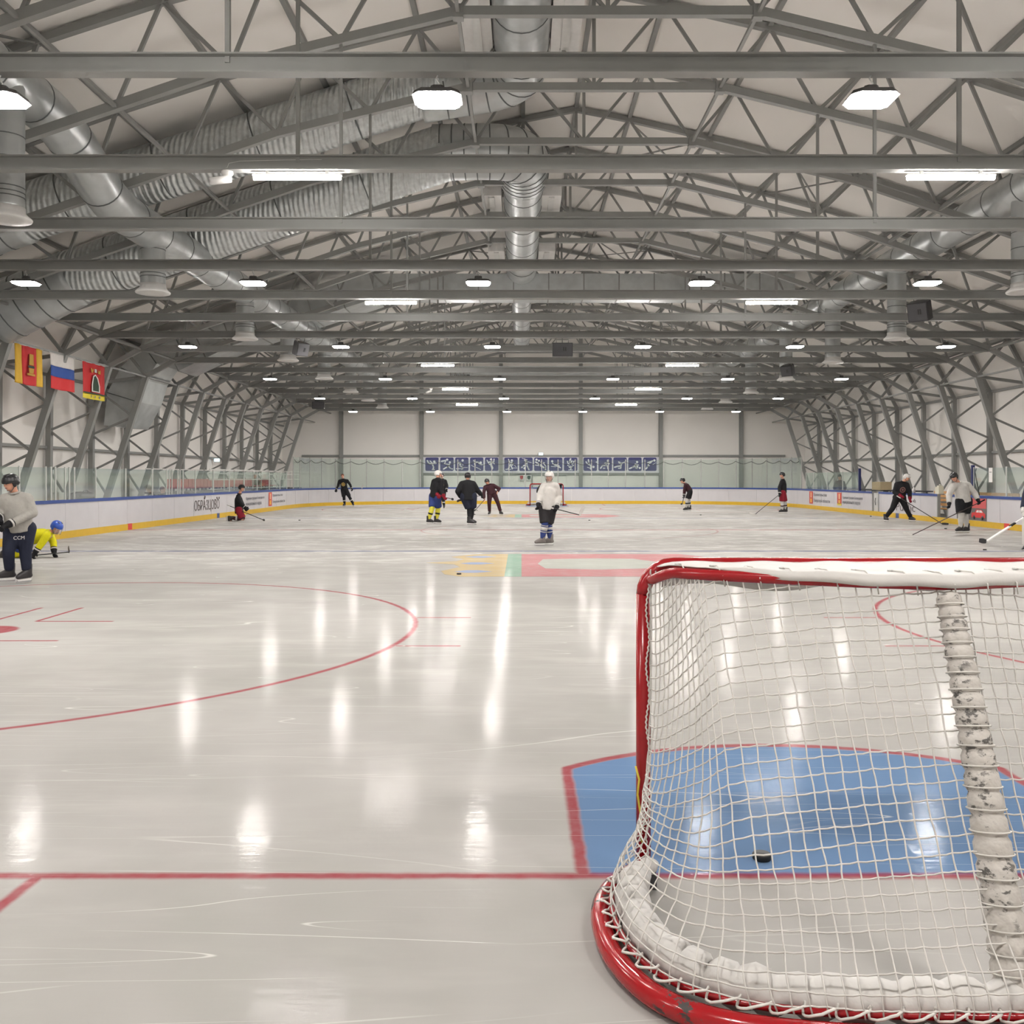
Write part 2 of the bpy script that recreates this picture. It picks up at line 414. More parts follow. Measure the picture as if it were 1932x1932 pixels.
# crossed bracing between the trusses on the roof slopes
for sx in (-1, 1):
    for k in (4, 8, 12, 16):
        t = thing('cross_brace', f'crossed thin steel wind braces in roof bay {ordn[k-3]} on the {"right" if sx>0 else "left"} slope', 'brace', (0, 0, 0), 0, 'wind bracing in the roof')
        ya, yb = FRY[k], FRY[k+1]
        for i in (1, 3, 5, 7):
            if i+1 > 8: continue
            (xa, za), (xb, zb) = OUT[i], OUT[i+1]
            MB().bar((sx*xa, ya, za-0.05), (sx*xb, yb, zb-0.05), 0.035).build('brace_bar', steel, t)
            MB().bar((sx*xa, yb, za-0.05), (sx*xb, ya, zb-0.05), 0.035).build('brace_bar', steel, t)
# far wall posts and rails
for i, px in enumerate((643, 795, 945, 1096, 1247, 1399)):
    p = at(px, 900, 60.8); xx = p.x
    zt = 0
    for j in range(len(OUT)-1):
        if OUT[j][0] <= abs(xx) <= OUT[j+1][0]:
            zt = lerp(OUT[j][1], OUT[j+1][1], (abs(xx)-OUT[j][0])/(OUT[j+1][0]-OUT[j][0]))
    o = MB().ibeam((xx, Y1-0.14, 0.02), (xx, Y1-0.14, zt), 0.24, 0.22).build('wall_post', steel)
    tag(o, f'grey steel end wall post, {ordn[i]} of six counted from the flags side', 'post', 'end wall posts')
for z, nm, xa, xb in ((3.03, 'full width rail above the picture banners', -15.8, 15.8), (1.86, 'short rail below the picture banners', -7.9, 7.6)):
    o = MB().bar((xa, Y1-0.06, z), (xb, Y1-0.06, z), 0.08, 0.14).build('wall_rail', steel)
    tag(o, f'grey steel {nm} on the far end wall', 'rail')

# ---------------------------------------------------------------- lamps
def octo(w, d, c):
    return [(-w/2+c, -d/2), (w/2-c, -d/2), (w/2, -d/2+c), (w/2, d/2-c), (w/2-c, d/2), (-w/2+c, d/2), (-w/2, d/2-c), (-w/2, -d/2+c)]
def oprism(pa, za, pb, zb):
    n = len(pa); vs = [(x, y, za) for x, y in pa]+[(x, y, zb) for x, y in pb]
    return MB().add(vs, [tuple(reversed(range(n))), tuple(range(n, 2*n))]+[(i, (i+1) % n, n+(i+1) % n, n+i) for i in range(n)])
hb = [('housing', oprism(octo(0.50, 0.44, 0.08), -0.015, octo(0.44, 0.38, 0.07), 0.035).mesh('housing', lampcase)),
      ('diffuser', oprism(octo(0.43, 0.36, 0.05), -0.040, octo(0.44, 0.37, 0.055), -0.0155).mesh('diffuser', lamp_m)),
      ('heat_sink', oprism(octo(0.16, 0.12, 0.03), 0.0405, octo(0.14, 0.10, 0.03), 0.12).mesh('heat_sink', lampcase)),
      ('hook', MB().tube([(0, 0, 0.12), (0.02, 0, 0.15), (0, 0, 0.18), (-0.015, 0, 0.2), (0, 0, 0.235)], 0.008, 6).mesh('hook', alu))]
bt = [('housing', MB().box((-0.60, -0.028, 0.012), (0.60, 0.028, 0.034)).mesh('housing', white_pl)),
      ('diffuser', MB().tube([(-0.585, 0, -0.018), (0.585, 0, -0.014)], 0.034, 12, flat=0.9).mesh('diffuser', batten_m)),
      ('bracket', MB().box((-0.42, -0.02, 0.03), (-0.38, 0.02, 0.075)).box((0.38, -0.02, 0.03), (0.42, 0.02, 0.075)).mesh('bracket', alu))]
LX = [-11.3, -6.78, -2.3, 2.14, 6.64, 11.1]
side_names = ['beside the left eaves', 'over the left half', 'just left of the middle', 'just right of the middle', 'over the right half', 'beside the right eaves']
for r, n in enumerate((-3, 0, 3, 6, 9, 12, 15)):
    y = 5.81+3*n
    for i, x in enumerate(LX):
        where = ('in the row above the near goal' if n < 0 else f'{ordn[r-1]} lamp row from the camera')
        t = thing('ceiling_lamp', f'rectangular lamp {side_names[i]}, {where}', 'lamp', (x, y, 5.49), 0, 'rectangular lamps hanging under the tie beams')
        for nm, me in hb: link(nm, me, t)
for r, n in enumerate((-1, 1, 4, 8, 11, 14)):
    for i, x in enumerate((-4.46, 4.34)):
        where = 'above the near goal' if n < 0 else f'{ordn[r-1]} on that side from the camera'
        t = thing('tube_light', f'white tube light {"right" if i else "left"} of the middle, {where}', 'lamp', (x, 5.81+3*n, 5.655), 0, 'tube lights under the tie beams')
        for nm, me in bt: link(nm, me, t)

# ---------------------------------------------------------------- air ducts
def pathpts(pts, rad=0.8, step=0.12):
    """polyline with rounded corners, resampled"""
    P = [V(p) for p in pts]; out = [P[0]]
    for i in range(1, len(P)-1):
        a = (P[i-1]-P[i]); b = (P[i+1]-P[i]); r = min(rad, a.length*0.49, b.length*0.49)
        p0 = P[i]+a.normalized()*r; p2 = P[i]+b.normalized()*r
        for k in range(9):
            t = k/8; out.append(p0*(1-t)**2+P[i]*2*t*(1-t)+p2*t*t)
    out.append(P[-1]); res = [out[0]]; acc = 0
    for i in range(1, len(out)):
        seg = out[i]-out[i-1]; L = seg.length; t = step-acc
        while t < L: res.append(out[i-1]+seg*(t/L)); t += step
        acc = (acc+L) % step if L else acc
    res.append(out[-1]); return res
def duct(t, pts, D, mt, rad=0.8, rib=0.0, step=0.15, seams=1.2, name='duct_run', n=24):
    pp = pathpts(pts, rad, step)
    rs = [D/2*(1+(rib if i % 2 else 0)) for i in range(len(pp))]
    MB().tube(pp, rs, n).build(name, mt, t)
    if seams:
        k = max(1, int(seams/step))
        for i in range(k, len(pp)-2, k):
            d = (pp[i+1]-pp[i-1]).normalized()
            MB().tube([pp[i]-d*0.015, pp[i]+d*0.015], D/2*1.018, n).build('seam_ring', seam_m, t)
DA, DB = 20.3, 23.3
t = thing('air_duct', 'big round duct under the ridge turning into the nearer foil run down the left slope', 'duct', (0, 0, 0))
yA = CY+DA
duct(t, [(CX, CY+5, 10.25), (CX, yA-1.6, 10.25)], 1.10, galv, seams=1.5)
duct(t, [(CX, yA-1.8, 10.25), (CX, yA, 10.25), (CX-2.2, yA, 9.9)], 1.10, galv, 1.5, seams=0.45, name='elbow')
duct(t, [(CX-1.6, yA, 10.25), (-5.5, yA, 9.45), (-12.6, yA, 7.25)], 1.20, foil, 0.5, rib=0.008, step=0.12, seams=2.2, name='foil_run', n=28)
duct(t, [(-12.3, yA, 7.33), (-13.3, yA, 7.0), (-14.3, yA, 6.3)], 1.26, galv, 0.6, seams=0.5, name='elbow')
t = thing('air_duct', 'large duct with round ridge elbow and the further foil run down the left slope', 'duct', (0, 0, 0))
yB = CY+DB
duct(t, [(CX+0.05, yB+1.9, 9.75), (CX+0.05, yB, 9.75), (CX-2.2, yB, 9.72)], 1.34, galv, 1.5, seams=0.42, name='elbow')
duct(t, [(CX-1.9, yB, 9.72), (-5.2, yB, 9.1), (-12.9, yB, 6.5)], 1.36, foil, 0.5, rib=0.008, step=0.12, seams=2.2, name='foil_run', n=28)
duct(t, [(-12.6, yB, 6.6), (-13.6, yB, 6.1), (-14.6, yB, 5.6)], 1.42, galv, 0.6, seams=0.5, name='elbow')
duct(t, [(CX+0.05, yB+1.5, 9.72), (CX, CY+35, 9.2)], 1.10, galv, seams=1.3)
duct(t, [(CX, CY+35, 8.9), (CX, CY+48, 8.6)], 0.80, galv, seams=1.4)
for dd, zz_ in ((17.5, 10.15), (27.5, 9.55), (32.5, 9.2)):
    for sx in (-1, 1):
        b = MB().box((CX+sx*0.85-0.28, CY+dd-1.3, zz_-0.02), (CX+sx*0.85+0.28, CY+dd+1.3, zz_+0.35)).build('side_plenum', white_pl, t)
        MB().box((CX+sx*0.85-0.08, CY+dd-1.2, zz_-0.06), (CX+sx*0.85+0.08, CY+dd+1.2, zz_-0.021)).build('grille_slot', alu, b)
def rect_duct(t, pts, hw, hz, name='duct_run'):
    """rectangular duct across the hall, pts in x-z, depth hw along y"""
    yy = CY+35.0
    for i in range(len(pts)-1):
        a = V((pts[i][0], yy, pts[i][1])); b = V((pts[i+1][0], yy, pts[i+1][1])); L = (b-a).length; k = max(1, round(L/1.25))
        for j in range(k):
            p, q = a.lerp(b, j/k), a.lerp(b, (j+1)/k)
            d = (q-p).normalized(); u = V((-d.z, 0, d.x))
            MB().prof(p, q+d*0.0, [(-hw, -hz), (hw, -hz), (hw, hz), (-hw, hz)], (0, 1, 0), u).build(name, galv, t)
            MB().prof(q-d*0.02, q+d*0.02, [(-hw-0.02, -hz-0.02), (hw+0.02, -hz-0.02), (hw+0.02, hz+0.02), (-hw-0.02, hz+0.02)], (0, 1, 0), u).build('flange', steel, t)
t = thing('rectangular_duct', 'wide rectangular sheet metal duct crossing under the roof and bending down the left wall', 'duct')
rect_duct(t, [(8.6, 8.7), (-6.9, 8.7)], 0.75, 0.40)
rect_duct(t, [(-6.9, 8.7), (-9.2, 7.95), (-12.2, 6.95), (-14.2, 6.0)], 0.95, 0.55)
# the wall end of the duct: an S-shaped drop
mb = MB(); prof_o = [(-14.2, 7.0), (-15.2, 6.45), (-16.0, 5.6), (-16.5, 4.7), (-16.62, 3.5)]; prof_i = [(-13.7, 6.0), (-14.7, 5.75), (-15.1, 5.15), (-15.35, 4.35), (-15.85, 3.45)]
ya, yb = CY+33.9, CY+36.0
for i in range(5):
    o_, i_ = prof_o[i], prof_i[i]
    mb.add([(o_[0], ya, o_[1]), (i_[0], ya, i_[1]), (i_[0], yb, i_[1]), (o_[0], yb, o_[1])], [])
mb.f = []; mb.smooth = []
fs = []
for i in range(4):
    for k in range(4): fs.append((i*4+k, i*4+(k+1) % 4, (i+1)*4+(k+1) % 4, (i+1)*4+k))
mb.f = fs+[(3, 2, 1, 0), (16, 17, 18, 19)]; mb.smooth = [False]*len(mb.f)
mb.build('wall_drop', galv, t)
for i in (1, 2, 3):
    o_, i_ = V((prof_o[i][0], 0, prof_o[i][1])), V((prof_i[i][0], 0, prof_i[i][1]))
    MB().bar((o_.x, ya-0.02, o_.z), (i_.x, ya-0.02, i_.z), 0.03).build('seam_ring', seam_m, t)
# side supply ducts with drops
def drop(t, x, y, ztop, zb=5.63, D=0.52):
    pp = pathpts([(x, y, ztop), (x, y, zb+0.12)], 0, 0.12)
    d = MB().tube(pp, [D/2*(1+(0.012 if i % 2 else 0)) for i in range(len(pp))], 20).build('drop_pipe', galv, t)
    for q in (0.35, 0.42, 0.5, 0.95, 1.3):
        if zb+q < ztop-0.2: MB().tube([(x, y, zb+q-0.008), (x, y, zb+q+0.008)], D/2*1.025, 20).build('seam_ring', seam_m, d)
    MB().lathe((x, y, zb), (0, 0, 1), [(0.05, 0.05), (0.22, 0.02), (0.36, 0.0), (0.37, 0.03), (0.30, 0.09), (D/2+0.01, 0.13), (D/2+0.01, 0.2)], 24).build('diffuser_cone', white_pl, t)
xl = -9.5
t = thing('supply_duct', 'round spiral supply duct along the left side with drop diffusers, bent below the foil ducts', 'duct')
duct(t, [(xl-0.1, CY+9, 7.95), (xl-0.1, CY+16.6, 7.9), (xl, CY+18.2, 6.95), (xl, CY+40, 7.15), (xl, CY+54, 7.2)], 0.80, galv, 1.3, rib=0.012, step=0.13, seams=1.3)
for dd in (14.6, 20.4, 27.2, 32.2, 38.1, 44, 49, 54): drop(t, xl, CY+dd, 7.2 if dd > 17 else 7.9)
xr = 9.5
t = thing('supply_duct', 'round spiral supply duct along the right side with a row of drop diffusers', 'duct')
duct(t, [(xr, CY+17.5, 7.95), (xr, CY+54, 7.75)], 0.82, galv, 1.3, rib=0.012, step=0.13, seams=1.3)
for dd in (20.3, 27.2, 32.8, 38.6, 44.5, 50, 55): drop(t, xr, CY+dd, 7.8)
t = thing('vent_duct', 'shallow rectangular duct with four grilles crossing near the far end', 'duct')
MB().box((-5.6, CY+51.4, 7.28), (5.3, CY+52.2, 7.75)).build('duct_run', galv, t)
for px in (903, 985, 1065, 1146):
    p = at(px, 690, 51.4)
    g = MB().box((p.x-0.55, p.y-0.03, 7.46), (p.x+0.55, p.y, 7.64)).build('grille', alu, t)
    MB().box((p.x-0.48, p.y-0.045, 7.50), (p.x+0.48, p.y-0.031, 7.60)).build('grille_slot', dkgrey, g)
for px, py, lb in ((872, 710, 'left of the middle'), (1175, 711, 'right of the middle')):
    p = at(px, py, 50)
    t = thing('vent_box', f'small dark slatted vent box hanging below the far duct, {lb}', 'vent', p)
    MB().box((-0.5, -0.2, -0.12), (0.5, 0.2, 0.12)).build('box_body', galv, t)
    for k in range(4): MB().box((-0.42+k*0.22, -0.22, -0.07), (-0.24+k*0.22, -0.2, 0.07)).build('grille_slot', dkgrey, t)
    for sx in (-0.4, 0.4): MB().bar((sx, 0, 0.12), (sx, 0, 2.3), 0.02).build('hanging_rod', steel, t)

# ---------------------------------------------------------------- speakers, cameras, signs
def speaker(px, py, d, w_, h_, dp, rz, tilt, label, logo=True):
    p = at(px, py, d)
    t = thing('loudspeaker', label, 'speaker', p, 0, 'black loudspeakers under the beams')
    M = Matrix.Rotation(rz, 4, 'Z') @ Matrix.Rotation(tilt, 4, 'X')
    def mk(mb, nm, mt):
        me = mb.mesh(nm, mt); me.transform(M); return link(nm, me, t)
    # trapezoid cabinet, wide front at -y
    pts = [(-w_/2, -dp/2), (w_/2, -dp/2), (w_*0.5, dp*0.1), (w_*0.22, dp/2), (-w_*0.22, dp/2), (-w_*0.5, dp*0.1)]
    mb = MB(); n = 6
    mb.add([(x, y, -h_/2) for x, y in pts]+[(x, y, h_/2) for x, y in pts], [tuple(reversed(range(n))), tuple(range(n, 2*n))]+[(i, (i+1) % n, n+(i+1) % n, n+i) for i in range(n)])
    mk(mb, 'cabinet', black_pl)
    mk(MB().box((-w_*0.46, -dp/2-0.012, -h_*0.45), (w_*0.46, -dp/2-0.001, h_*0.45)), 'front_grille', dkgrey)
    if logo: mk(MB().box((w_*0.02, -dp/2-0.02, -0.05), (w_*0.08, -dp/2-0.013, 0.07)).box((w_*0.12, -dp/2-0.02, -0.05), (w_*0.18, -dp/2-0.013, 0.07)), 'badge', black_pl)
    mk(MB().tube([(-w_*0.3, 0, h_/2), (-w_*0.3, 0, h_/2+0.12), (w_*0.3, 0, h_/2+0.12), (w_*0.3, 0, h_/2)], 0.015, 6), 'yoke', steel)
    MB().bar((0, 0.05, h_/2), (0, 0.05, 5.83-p.z), 0.03).build('mount_rod', steel, t)
speaker(1061, 661, 27.9, 0.60, 0.40, 0.4, 0, 0, 'black loudspeaker hanging square in the middle above the ice')
speaker(1738, 585, 22.0, 0.46, 0.44, 0.5, -0.75, 0.35, 'large tilted black loudspeaker on the right beside a drop diffuser')
speaker(1488, 698, 33.9, 0.42, 0.38, 0.42, -0.7, 0.35, 'smaller tilted black loudspeaker further back on the right')
speaker(565, 657, 27.9, 0.40, 0.38, 0.42, 0.8, 0.35, 'tilted black loudspeaker on the left between two drop diffusers')
speaker(601, 765, 51.4, 0.66, 0.38, 0.4, 0.1, 0.0, 'small black loudspeaker at the far left corner of the roof', False)
for px, py, d, lb in ((425, 335, 12.56, 'white security camera with cable hanging from the second tie beam'), (812, 737, 44, 'tiny white security camera far under the beams')):
    p = at(px, py, d); t = thing('security_camera', lb, 'camera', p, 0, 'security cameras')
    MB().tube([(0.05, 0.05, 0.0), (-0.16, -0.12, -0.09)], [0.055, 0.05], 12).build('camera_body', white_pl, t)
    MB().lathe((0.02, 0.02, 0.02), (0, 0, 1), [(0.05, 0), (0.08, 0.03), (0.08, 0.09), (0.03, 0.11)], 14).build('mount', white_pl, t)
    MB().tube([(0.02, 0, 0.11), (0.05, 0, 0.19), (0.2, 0, 0.22), (0.8, 0, 0.235), (1.3, 0, 0.24)], 0.008, 6).build('cable', white_pl, t)

# ---------------------------------------------------------------- boards around the rink
BX, BY0, BY1, BR = 13.5, -3.95, 53.4, 7.5
SEG = [('l', BX*0-0+(BY1-BR)-(BY0+BR)), ('a', PI/2*BR), ('e', 2*(BX-BR)), ('a2', PI/2*BR), ('r', (BY1-BR)-(BY0+BR)), ('a3', PI/2*BR), ('n', 2*(BX-BR)), ('a4', PI/2*BR)]
LT = sum(q[1] for q in SEG)
def bp_(s):
    """point on the board line and its inward normal"""
    s %= LT
    L = SEG[0][1]
    if s < L: return (-BX, BY0+BR+s, 1, 0)
    s -= L
    if s < PI/2*BR: a = PI-s/BR; return (-BX+BR+BR*math.cos(a), BY1-BR+BR*math.sin(a), -math.cos(a), -math.sin(a))
    s -= PI/2*BR
    if s < SEG[2][1]: return (-BX+BR+s, BY1, 0, -1)
    s -= SEG[2][1]
    if s < PI/2*BR: a = PI/2-s/BR; return (BX-BR+BR*math.cos(a), BY1-BR+BR*math.sin(a), -math.cos(a), -math.sin(a))
    s -= PI/2*BR
    if s < L: return (BX, BY1-BR-s, -1, 0)
    s -= L
    if s < PI/2*BR: a = -s/BR; return (BX-BR+BR*math.cos(a), BY0+BR+BR*math.sin(a), -math.cos(a), -math.sin(a))
    s -= PI/2*BR
    if s < SEG[6][1]: return (BX-BR-s, BY0, 0, 1)
    s -= SEG[6][1]
    a = -PI/2-s/BR; return (-BX+BR+BR*math.cos(a), BY0+BR+BR*math.sin(a), -math.cos(a), -math.sin(a))
def strip(mb, s0, s1, inn, out, z0, z1):
    k = max(1, math.ceil((s1-s0)/0.4)); vs = []
    for i in range(k+1):
        x, y, nx, ny = bp_(lerp(s0, s1, i/k))
        for o_, z in ((inn, z0), (inn, z1), (-out, z1), (-out, z0)): vs.append((x+nx*o_, y+ny*o_, z))
    fs = [(i*4+j, i*4+(j+1) % 4, (i+1)*4+(j+1) % 4, (i+1)*4+j) for i in range(k) for j in range(4)]
    fs += [(3, 2, 1, 0), (k*4, k*4+1, k*4+2, k*4+3)]
    return mb.add(vs, fs)
sR0 = SEG[0][1]+PI*BR+SEG[2][1]             # start of the right side
def sr(y): return sR0+(BY1-BR)-y
def sl(y): return y-(BY0+BR)
boards = thing('rink_boards', 'white hockey boards with blue top rail and yellow kick plate around the ice', 'boards')
gaps = [(sr(35.97), sr(35.25)), (sr(29.75), sr(28.95))]
s = 0.0; cuts = []
while s < LT-0.5: cuts.append(s); s += 1.93
cuts.append(LT)
pieces = []
for a, b in zip(cuts[:-1], cuts[1:]):
    segs = [(a, b)]
    for g0, g1 in gaps:
        ns = []
        for p, q in segs:
            if q <= g0 or p >= g1: ns.append((p, q))
            else:
                if p < g0-0.05: ns.append((p, g0))
                if q > g1+0.05: ns.append((g1, q))
        segs = ns
    pieces += segs
H = 1.02
for a, b in pieces:
    strip(MB(), a+0.006, b-0.006, 0.0, 0.035, 0.19, H-0.085).build('board_panel', board_m, boards)
    strip(MB(), a, b, 0.018, 0.09, H-0.085, H).build('top_rail', blue_m, boards)
for a, b in zip(cuts[:-1], cuts[1:]):
    strip(MB(), a, b, 0.014, 0.05, 0.0, 0.19).build('kick_plate', yellow_m, boards)
backm = mat('board_back', (0.35, 0.35, 0.36), 0.6)
for g in gaps:
    for q in g: x, y, nx, ny = bp_(q); MB().box((x-0.01, y-0.035, 0.19), (x+0.09, y+0.035, H)).build('gate_post', steel, boards)
x, y, nx, ny = bp_((gaps[0][0]+gaps[0][1])/2)
MB().box((x+0.02, y-0.2, 0.19), (x+0.05, y+0.25, H-0.06)).build('gate_leaf', alu, boards)
MB().tube([(x+0.01, y+0.05, 0.75), (x-0.01, y+0.05, 0.6), (x+0.01, y+0.05, 0.45)], 0.012, 6).build('gate_handle', dkgrey, boards)
mk_red = mat('marker_red', srgb(205, 60, 55), 0.4); mk_blue = mat('marker_blue', srgb(60, 78, 125), 0.4)
for f, ss in ((mk_red, (sl(MID), sr(MID))), (mk_blue, (sl(MID+8.35), sr(MID+8.35), sl(MID-8.35), sr(MID-8.35)))):
    for q in ss: strip(MB(), q-0.15, q+0.15, 0.018, 0.0, 0.005, 0.195).build('line_marker', f, boards)
for px in (1402, 655):
    x = CX+(px-VX)/F*57.1
    MB().box((x-0.05, BY1-0.03, 0.01), (x+0.05, BY1-0.012, 0.2)).build('line_marker', mat('marker_rust', srgb(150, 80, 40), 0.5), boards)
txt_m = mat('ad_text', (0.12, 0.10, 0.095), 0.5); txt_g = mat('ad_text_grey', (0.20, 0.20, 0.22), 0.5)
def yL(px): return -12.06*F/(px-VX)+CY
def yR(px): return 14.94*F/(px-VX)+CY
xw = -13.49; xe = 13.49
# left wall writing
y0 = yL(366); y1 = yL(413)
o = text_mesh('advert_lettering', 'ОБРАЗЦОВО', 0.52, txt_m, boards, (xw, y0, 0.38), (0, 1, 0), (0, 0, 1), (1, 0, 0))
wd = max(v.co.y for v in o.data.vertices)-min(v.co.y for v in o.data.vertices)
k = (y1-y0)/wd
for v in o.data.vertices: v.co.y = y0+(v.co.y-y0)*k
MB().bar((xw, lerp(y0, y1, 0.385), 0.80), (xw, lerp(y0, y1, 0.41), 0.90), 0.05).build('accent_mark', txt_m, boards)
for a in (0.80, 0.93):
    yy = lerp(y0, y1, 0.955); MB().bar((xw, lerp(y0, y1, 0.915+(a-0.8)*0.6), 0.76), (xw, lerp(y0, y1, 0.90+(a-0.8)*0.75), 0.84), 0.04).build('accent_mark', txt_m, boards)
def fit(o, axis, a, b):
    c = [getattr(v.co, axis) for v in o.data.vertices]; lo_, hi_ = min(c), max(c)
    for v in o.data.vertices: setattr(v.co, axis, lerp(a, b, (getattr(v.co, axis)-lo_)/(hi_-lo_)))
def ad(side, pxs, z0, z1, body, mt=txt_g):
    if side == 'L':
        o = text_mesh('advert_lettering', body, 0.2, mt, boards, (xw, 0, 0), (0, 1, 0), (0, 0, 1), (1, 0, 0)); fit(o, 'y', yL(pxs[0]), yL(pxs[1]))
    else:
        o = text_mesh('advert_lettering', body, 0.2, mt, boards, (xe, 0, 0), (0, -1, 0), (0, 0, 1), (-1, 0, 0)); fit(o, 'y', yR(pxs[1]), yR(pxs[0]))
    fit(o, 'z', z0, z1)
def emblem(side, pxs, z0, z1, yel=False):
    f = yL if side == 'L' else yR; a, b = sorted((f(pxs[0]), f(pxs[1]))); x = xw if side == 'L' else xe; s_ = 1 if side == 'L' else -1
    e = MB().box((min(x, x+s_*0.004), a, z0), (max(x, x+s_*0.004), b, z1)).build('advert_emblem', mat('emblem_red', srgb(190, 70, 60), 0.5), boards)
    m_ = (a+b)/2; wq = (b-a)*0.22
    MB().box((min(x+s_*0.0045, x+s_*0.007), m_-wq*0.6, lerp(z0, z1, 0.5)), (max(x+s_*0.0045, x+s_*0.007), m_+wq*0.6, lerp(z0, z1, 0.92))).build('emblem_tower', mat('emblem_pale', srgb(225, 190, 150), 0.5), e)
    MB().box((min(x+s_*0.0045, x+s_*0.007), m_-wq, lerp(z0, z1, 0.10)), (max(x+s_*0.0045, x+s_*0.007), m_+wq, lerp(z0, z1, 0.42))).build('emblem_seat', mat('emblem_gold', srgb(222, 170, 70), 0.5), e)
    if yel: MB().box((min(x+s_*0.0045, x+s_*0.007), a, z0), (max(x+s_*0.0045, x+s_*0.007), b, lerp(z0, z1, 0.16))).build('emblem_band', mat('emblem_yellow', srgb(220, 200, 80), 0.5), e)
ad('L', (463.5, 498.5), 0.60, 0.76, 'Администрация Бежецкого')
ad('L', (463.5, 493), 0.34, 0.50, 'муниципального округа')
emblem('L', (506.5, 512.5), 0.25, 0.90)
ad('L', (514, 533), 0.66, 0.82, 'Правительство')
ad('L', (514, 537), 0.34, 0.52, 'Тверской области')
emblem('R', (1527.5, 1534), 0.27, 0.90)
ad('R', (1535.5, 1560), 0.64, 0.83, 'Правительство')
ad('R', (1535.5, 1566), 0.33, 0.54, 'Тверской области')
emblem('R', (1580, 1588), 0.30, 0.90, True)
ad('R', (1590, 1628), 0.60, 0.76, 'Администрация Бежецкого')
ad('R', (1590, 1623), 0.37, 0.53, 'муниципального округа')
ad('R', (1691, 1727), 0.30, 0.62, 'Public', mat('ad_text_serif', (0.16, 0.14, 0.14), 0.5))
ad('R', (1723, 1728), 0.66, 0.80, 'é', mat('ad_text_serif', (0.16, 0.14, 0.14), 0.5))
# poster with the red car
ya_, yb_ = yR(1862), yR(1806)
pst = MB().box((xe-0.004, ya_, 0.205), (xe, yb_, 0.93)).build('advert_poster', mat('poster_grey', (0.13, 0.115, 0.11), 0.5, nscale=6, namt=0.5), boards)
MB().box((xe-0.007, ya_+0.02, 0.60), (xe-0.0045, yb_-0.3, 0.925)).build('poster_sky', mat('poster_red_sky', srgb(190, 80, 80), 0.5), pst)
car = [(0, 0), (0, .5), (.12, .62), (.25, .62), (.36, 1), (.75, 1), (.9, .6), (1, .5), (1, 0)]
cy0, cy1 = yR(1860), yR(1834)
MB().poly([(xe-0.008, lerp(cy1, cy0, u), lerp(0.30, 0.56, v)) for u, v in car], (-1, 0, 0), 0.003).build('poster_car', mat('poster_car_red', srgb(200, 50, 50), 0.5), pst)
MB().poly([(xe-0.012, lerp(cy1, cy0, u), lerp(0.30, 0.56, v)) for u, v in ((.33, .64), (.42, .92), (.54, .92), (.54, .64))], (-1, 0, 0), 0.002).build('poster_car_window', white_pl, pst)
MB().poly([(xe-0.012, lerp(cy1, cy0, u), lerp(0.30, 0.56, v)) for u, v in ((.58, .64), (.58, .92), (.72, .92), (.84, .64))], (-1, 0, 0), 0.002).build('poster_car_window', white_pl, pst)
for u in (0.2, 0.8): MB().lathe((xe-0.012, lerp(cy1, cy0, u), 0.30), (-1, 0, 0), [(0.07, 0), (0.07, 0.003)], 14).build('poster_car_wheel', black_pl, pst)
# far end scribbles are only wear in the material

# ---------------------------------------------------------------- glass shields
def side_s(px, X_):
    if X_ < 0: return sl(yL(px))
    return sr(yR(px))
def corner_s(px):
    best = None; s0, s1 = sl(BY1-BR)-1.5, sR0+1.5
    n = 1500
    for i in range(n+1):
        s_ = lerp(s0, s1, i/n); x, y, _, _ = bp_(s_)
        p = VX+(x-CX)/(y-CY)*F
        if best is None or abs(p-px) < best[0]: best = (abs(p-px), s_)
    return best[1]
def shield(lb, ss, zt, pw=0.035, skipglass=(), mtp=alu, endglass=True, cat='glass shield'):
    t = thing('glass_shield', lb, cat); ss = sorted(ss)
    for i, s_ in enumerate(ss):
        x, y, nx, ny = bp_(s_); x -= nx*0.05; y -= ny*0.05
        MB().box((x-pw/2, y-pw/2, H), (x+pw/2, y+pw/2, zt+0.03)).build('post', mtp, t)
    for i, (a, b) in enumerate(zip(ss[:-1], ss[1:])):
        if b-a < 0.12 or i in skipglass: continue
        strip(MB(), a+0.02, b-0.02, -0.045, 0.057, H, zt).build('glass_pane', glass, t)
    return t
Lpx = [0, 40, 90, 100, 108, 126, 134, 143.5, 183.5, 240, 290, 317, 322, 327, 338, 342, 348, 371, 405, 435, 463, 487, 510, 530, 543]
ls = [side_s(p, -1) for p in Lpx if yL(p) > CY+15] + [sl(14.5), sl(12.0), sl(9.5), sl(7), sl(4.5)]
shield('low clear glass shield with silver posts on the boards along the left side', ls, 1.86)
ends = [corner_s(p) for p in (555, 567.5, 586, 608.5, 634, 662.5, 692.5, 725, 759, 793, 828, 863.5, 896.5, 928, 960, 991, 1022, 1053, 1085, 1116, 1147.6, 1180.6, 1216.6, 1252, 1287, 1322, 1355.5, 1388, 1418, 1446, 1471, 1492, 1510.5)]
post_g = mat('post_grey', (0.36, 0.36, 0.34), 0.45)
shield('tall glass shield with slim posts around the far end of the rink', ends, 2.70, 0.05, mtp=post_g)
shield('low clear glass shield on the right boards between the far corner and the penalty gate', [side_s(p, 1) for p in (1519, 1533, 1559, 1588, 1618)], 1.86)
shield('low clear glass shield on the right boards beside the players bench, with a white notice', [side_s(p, 1) for p in (1834, 1896, 1990)]+[sr(12), sr(9.5), sr(7), sr(4.5)], 1.92)
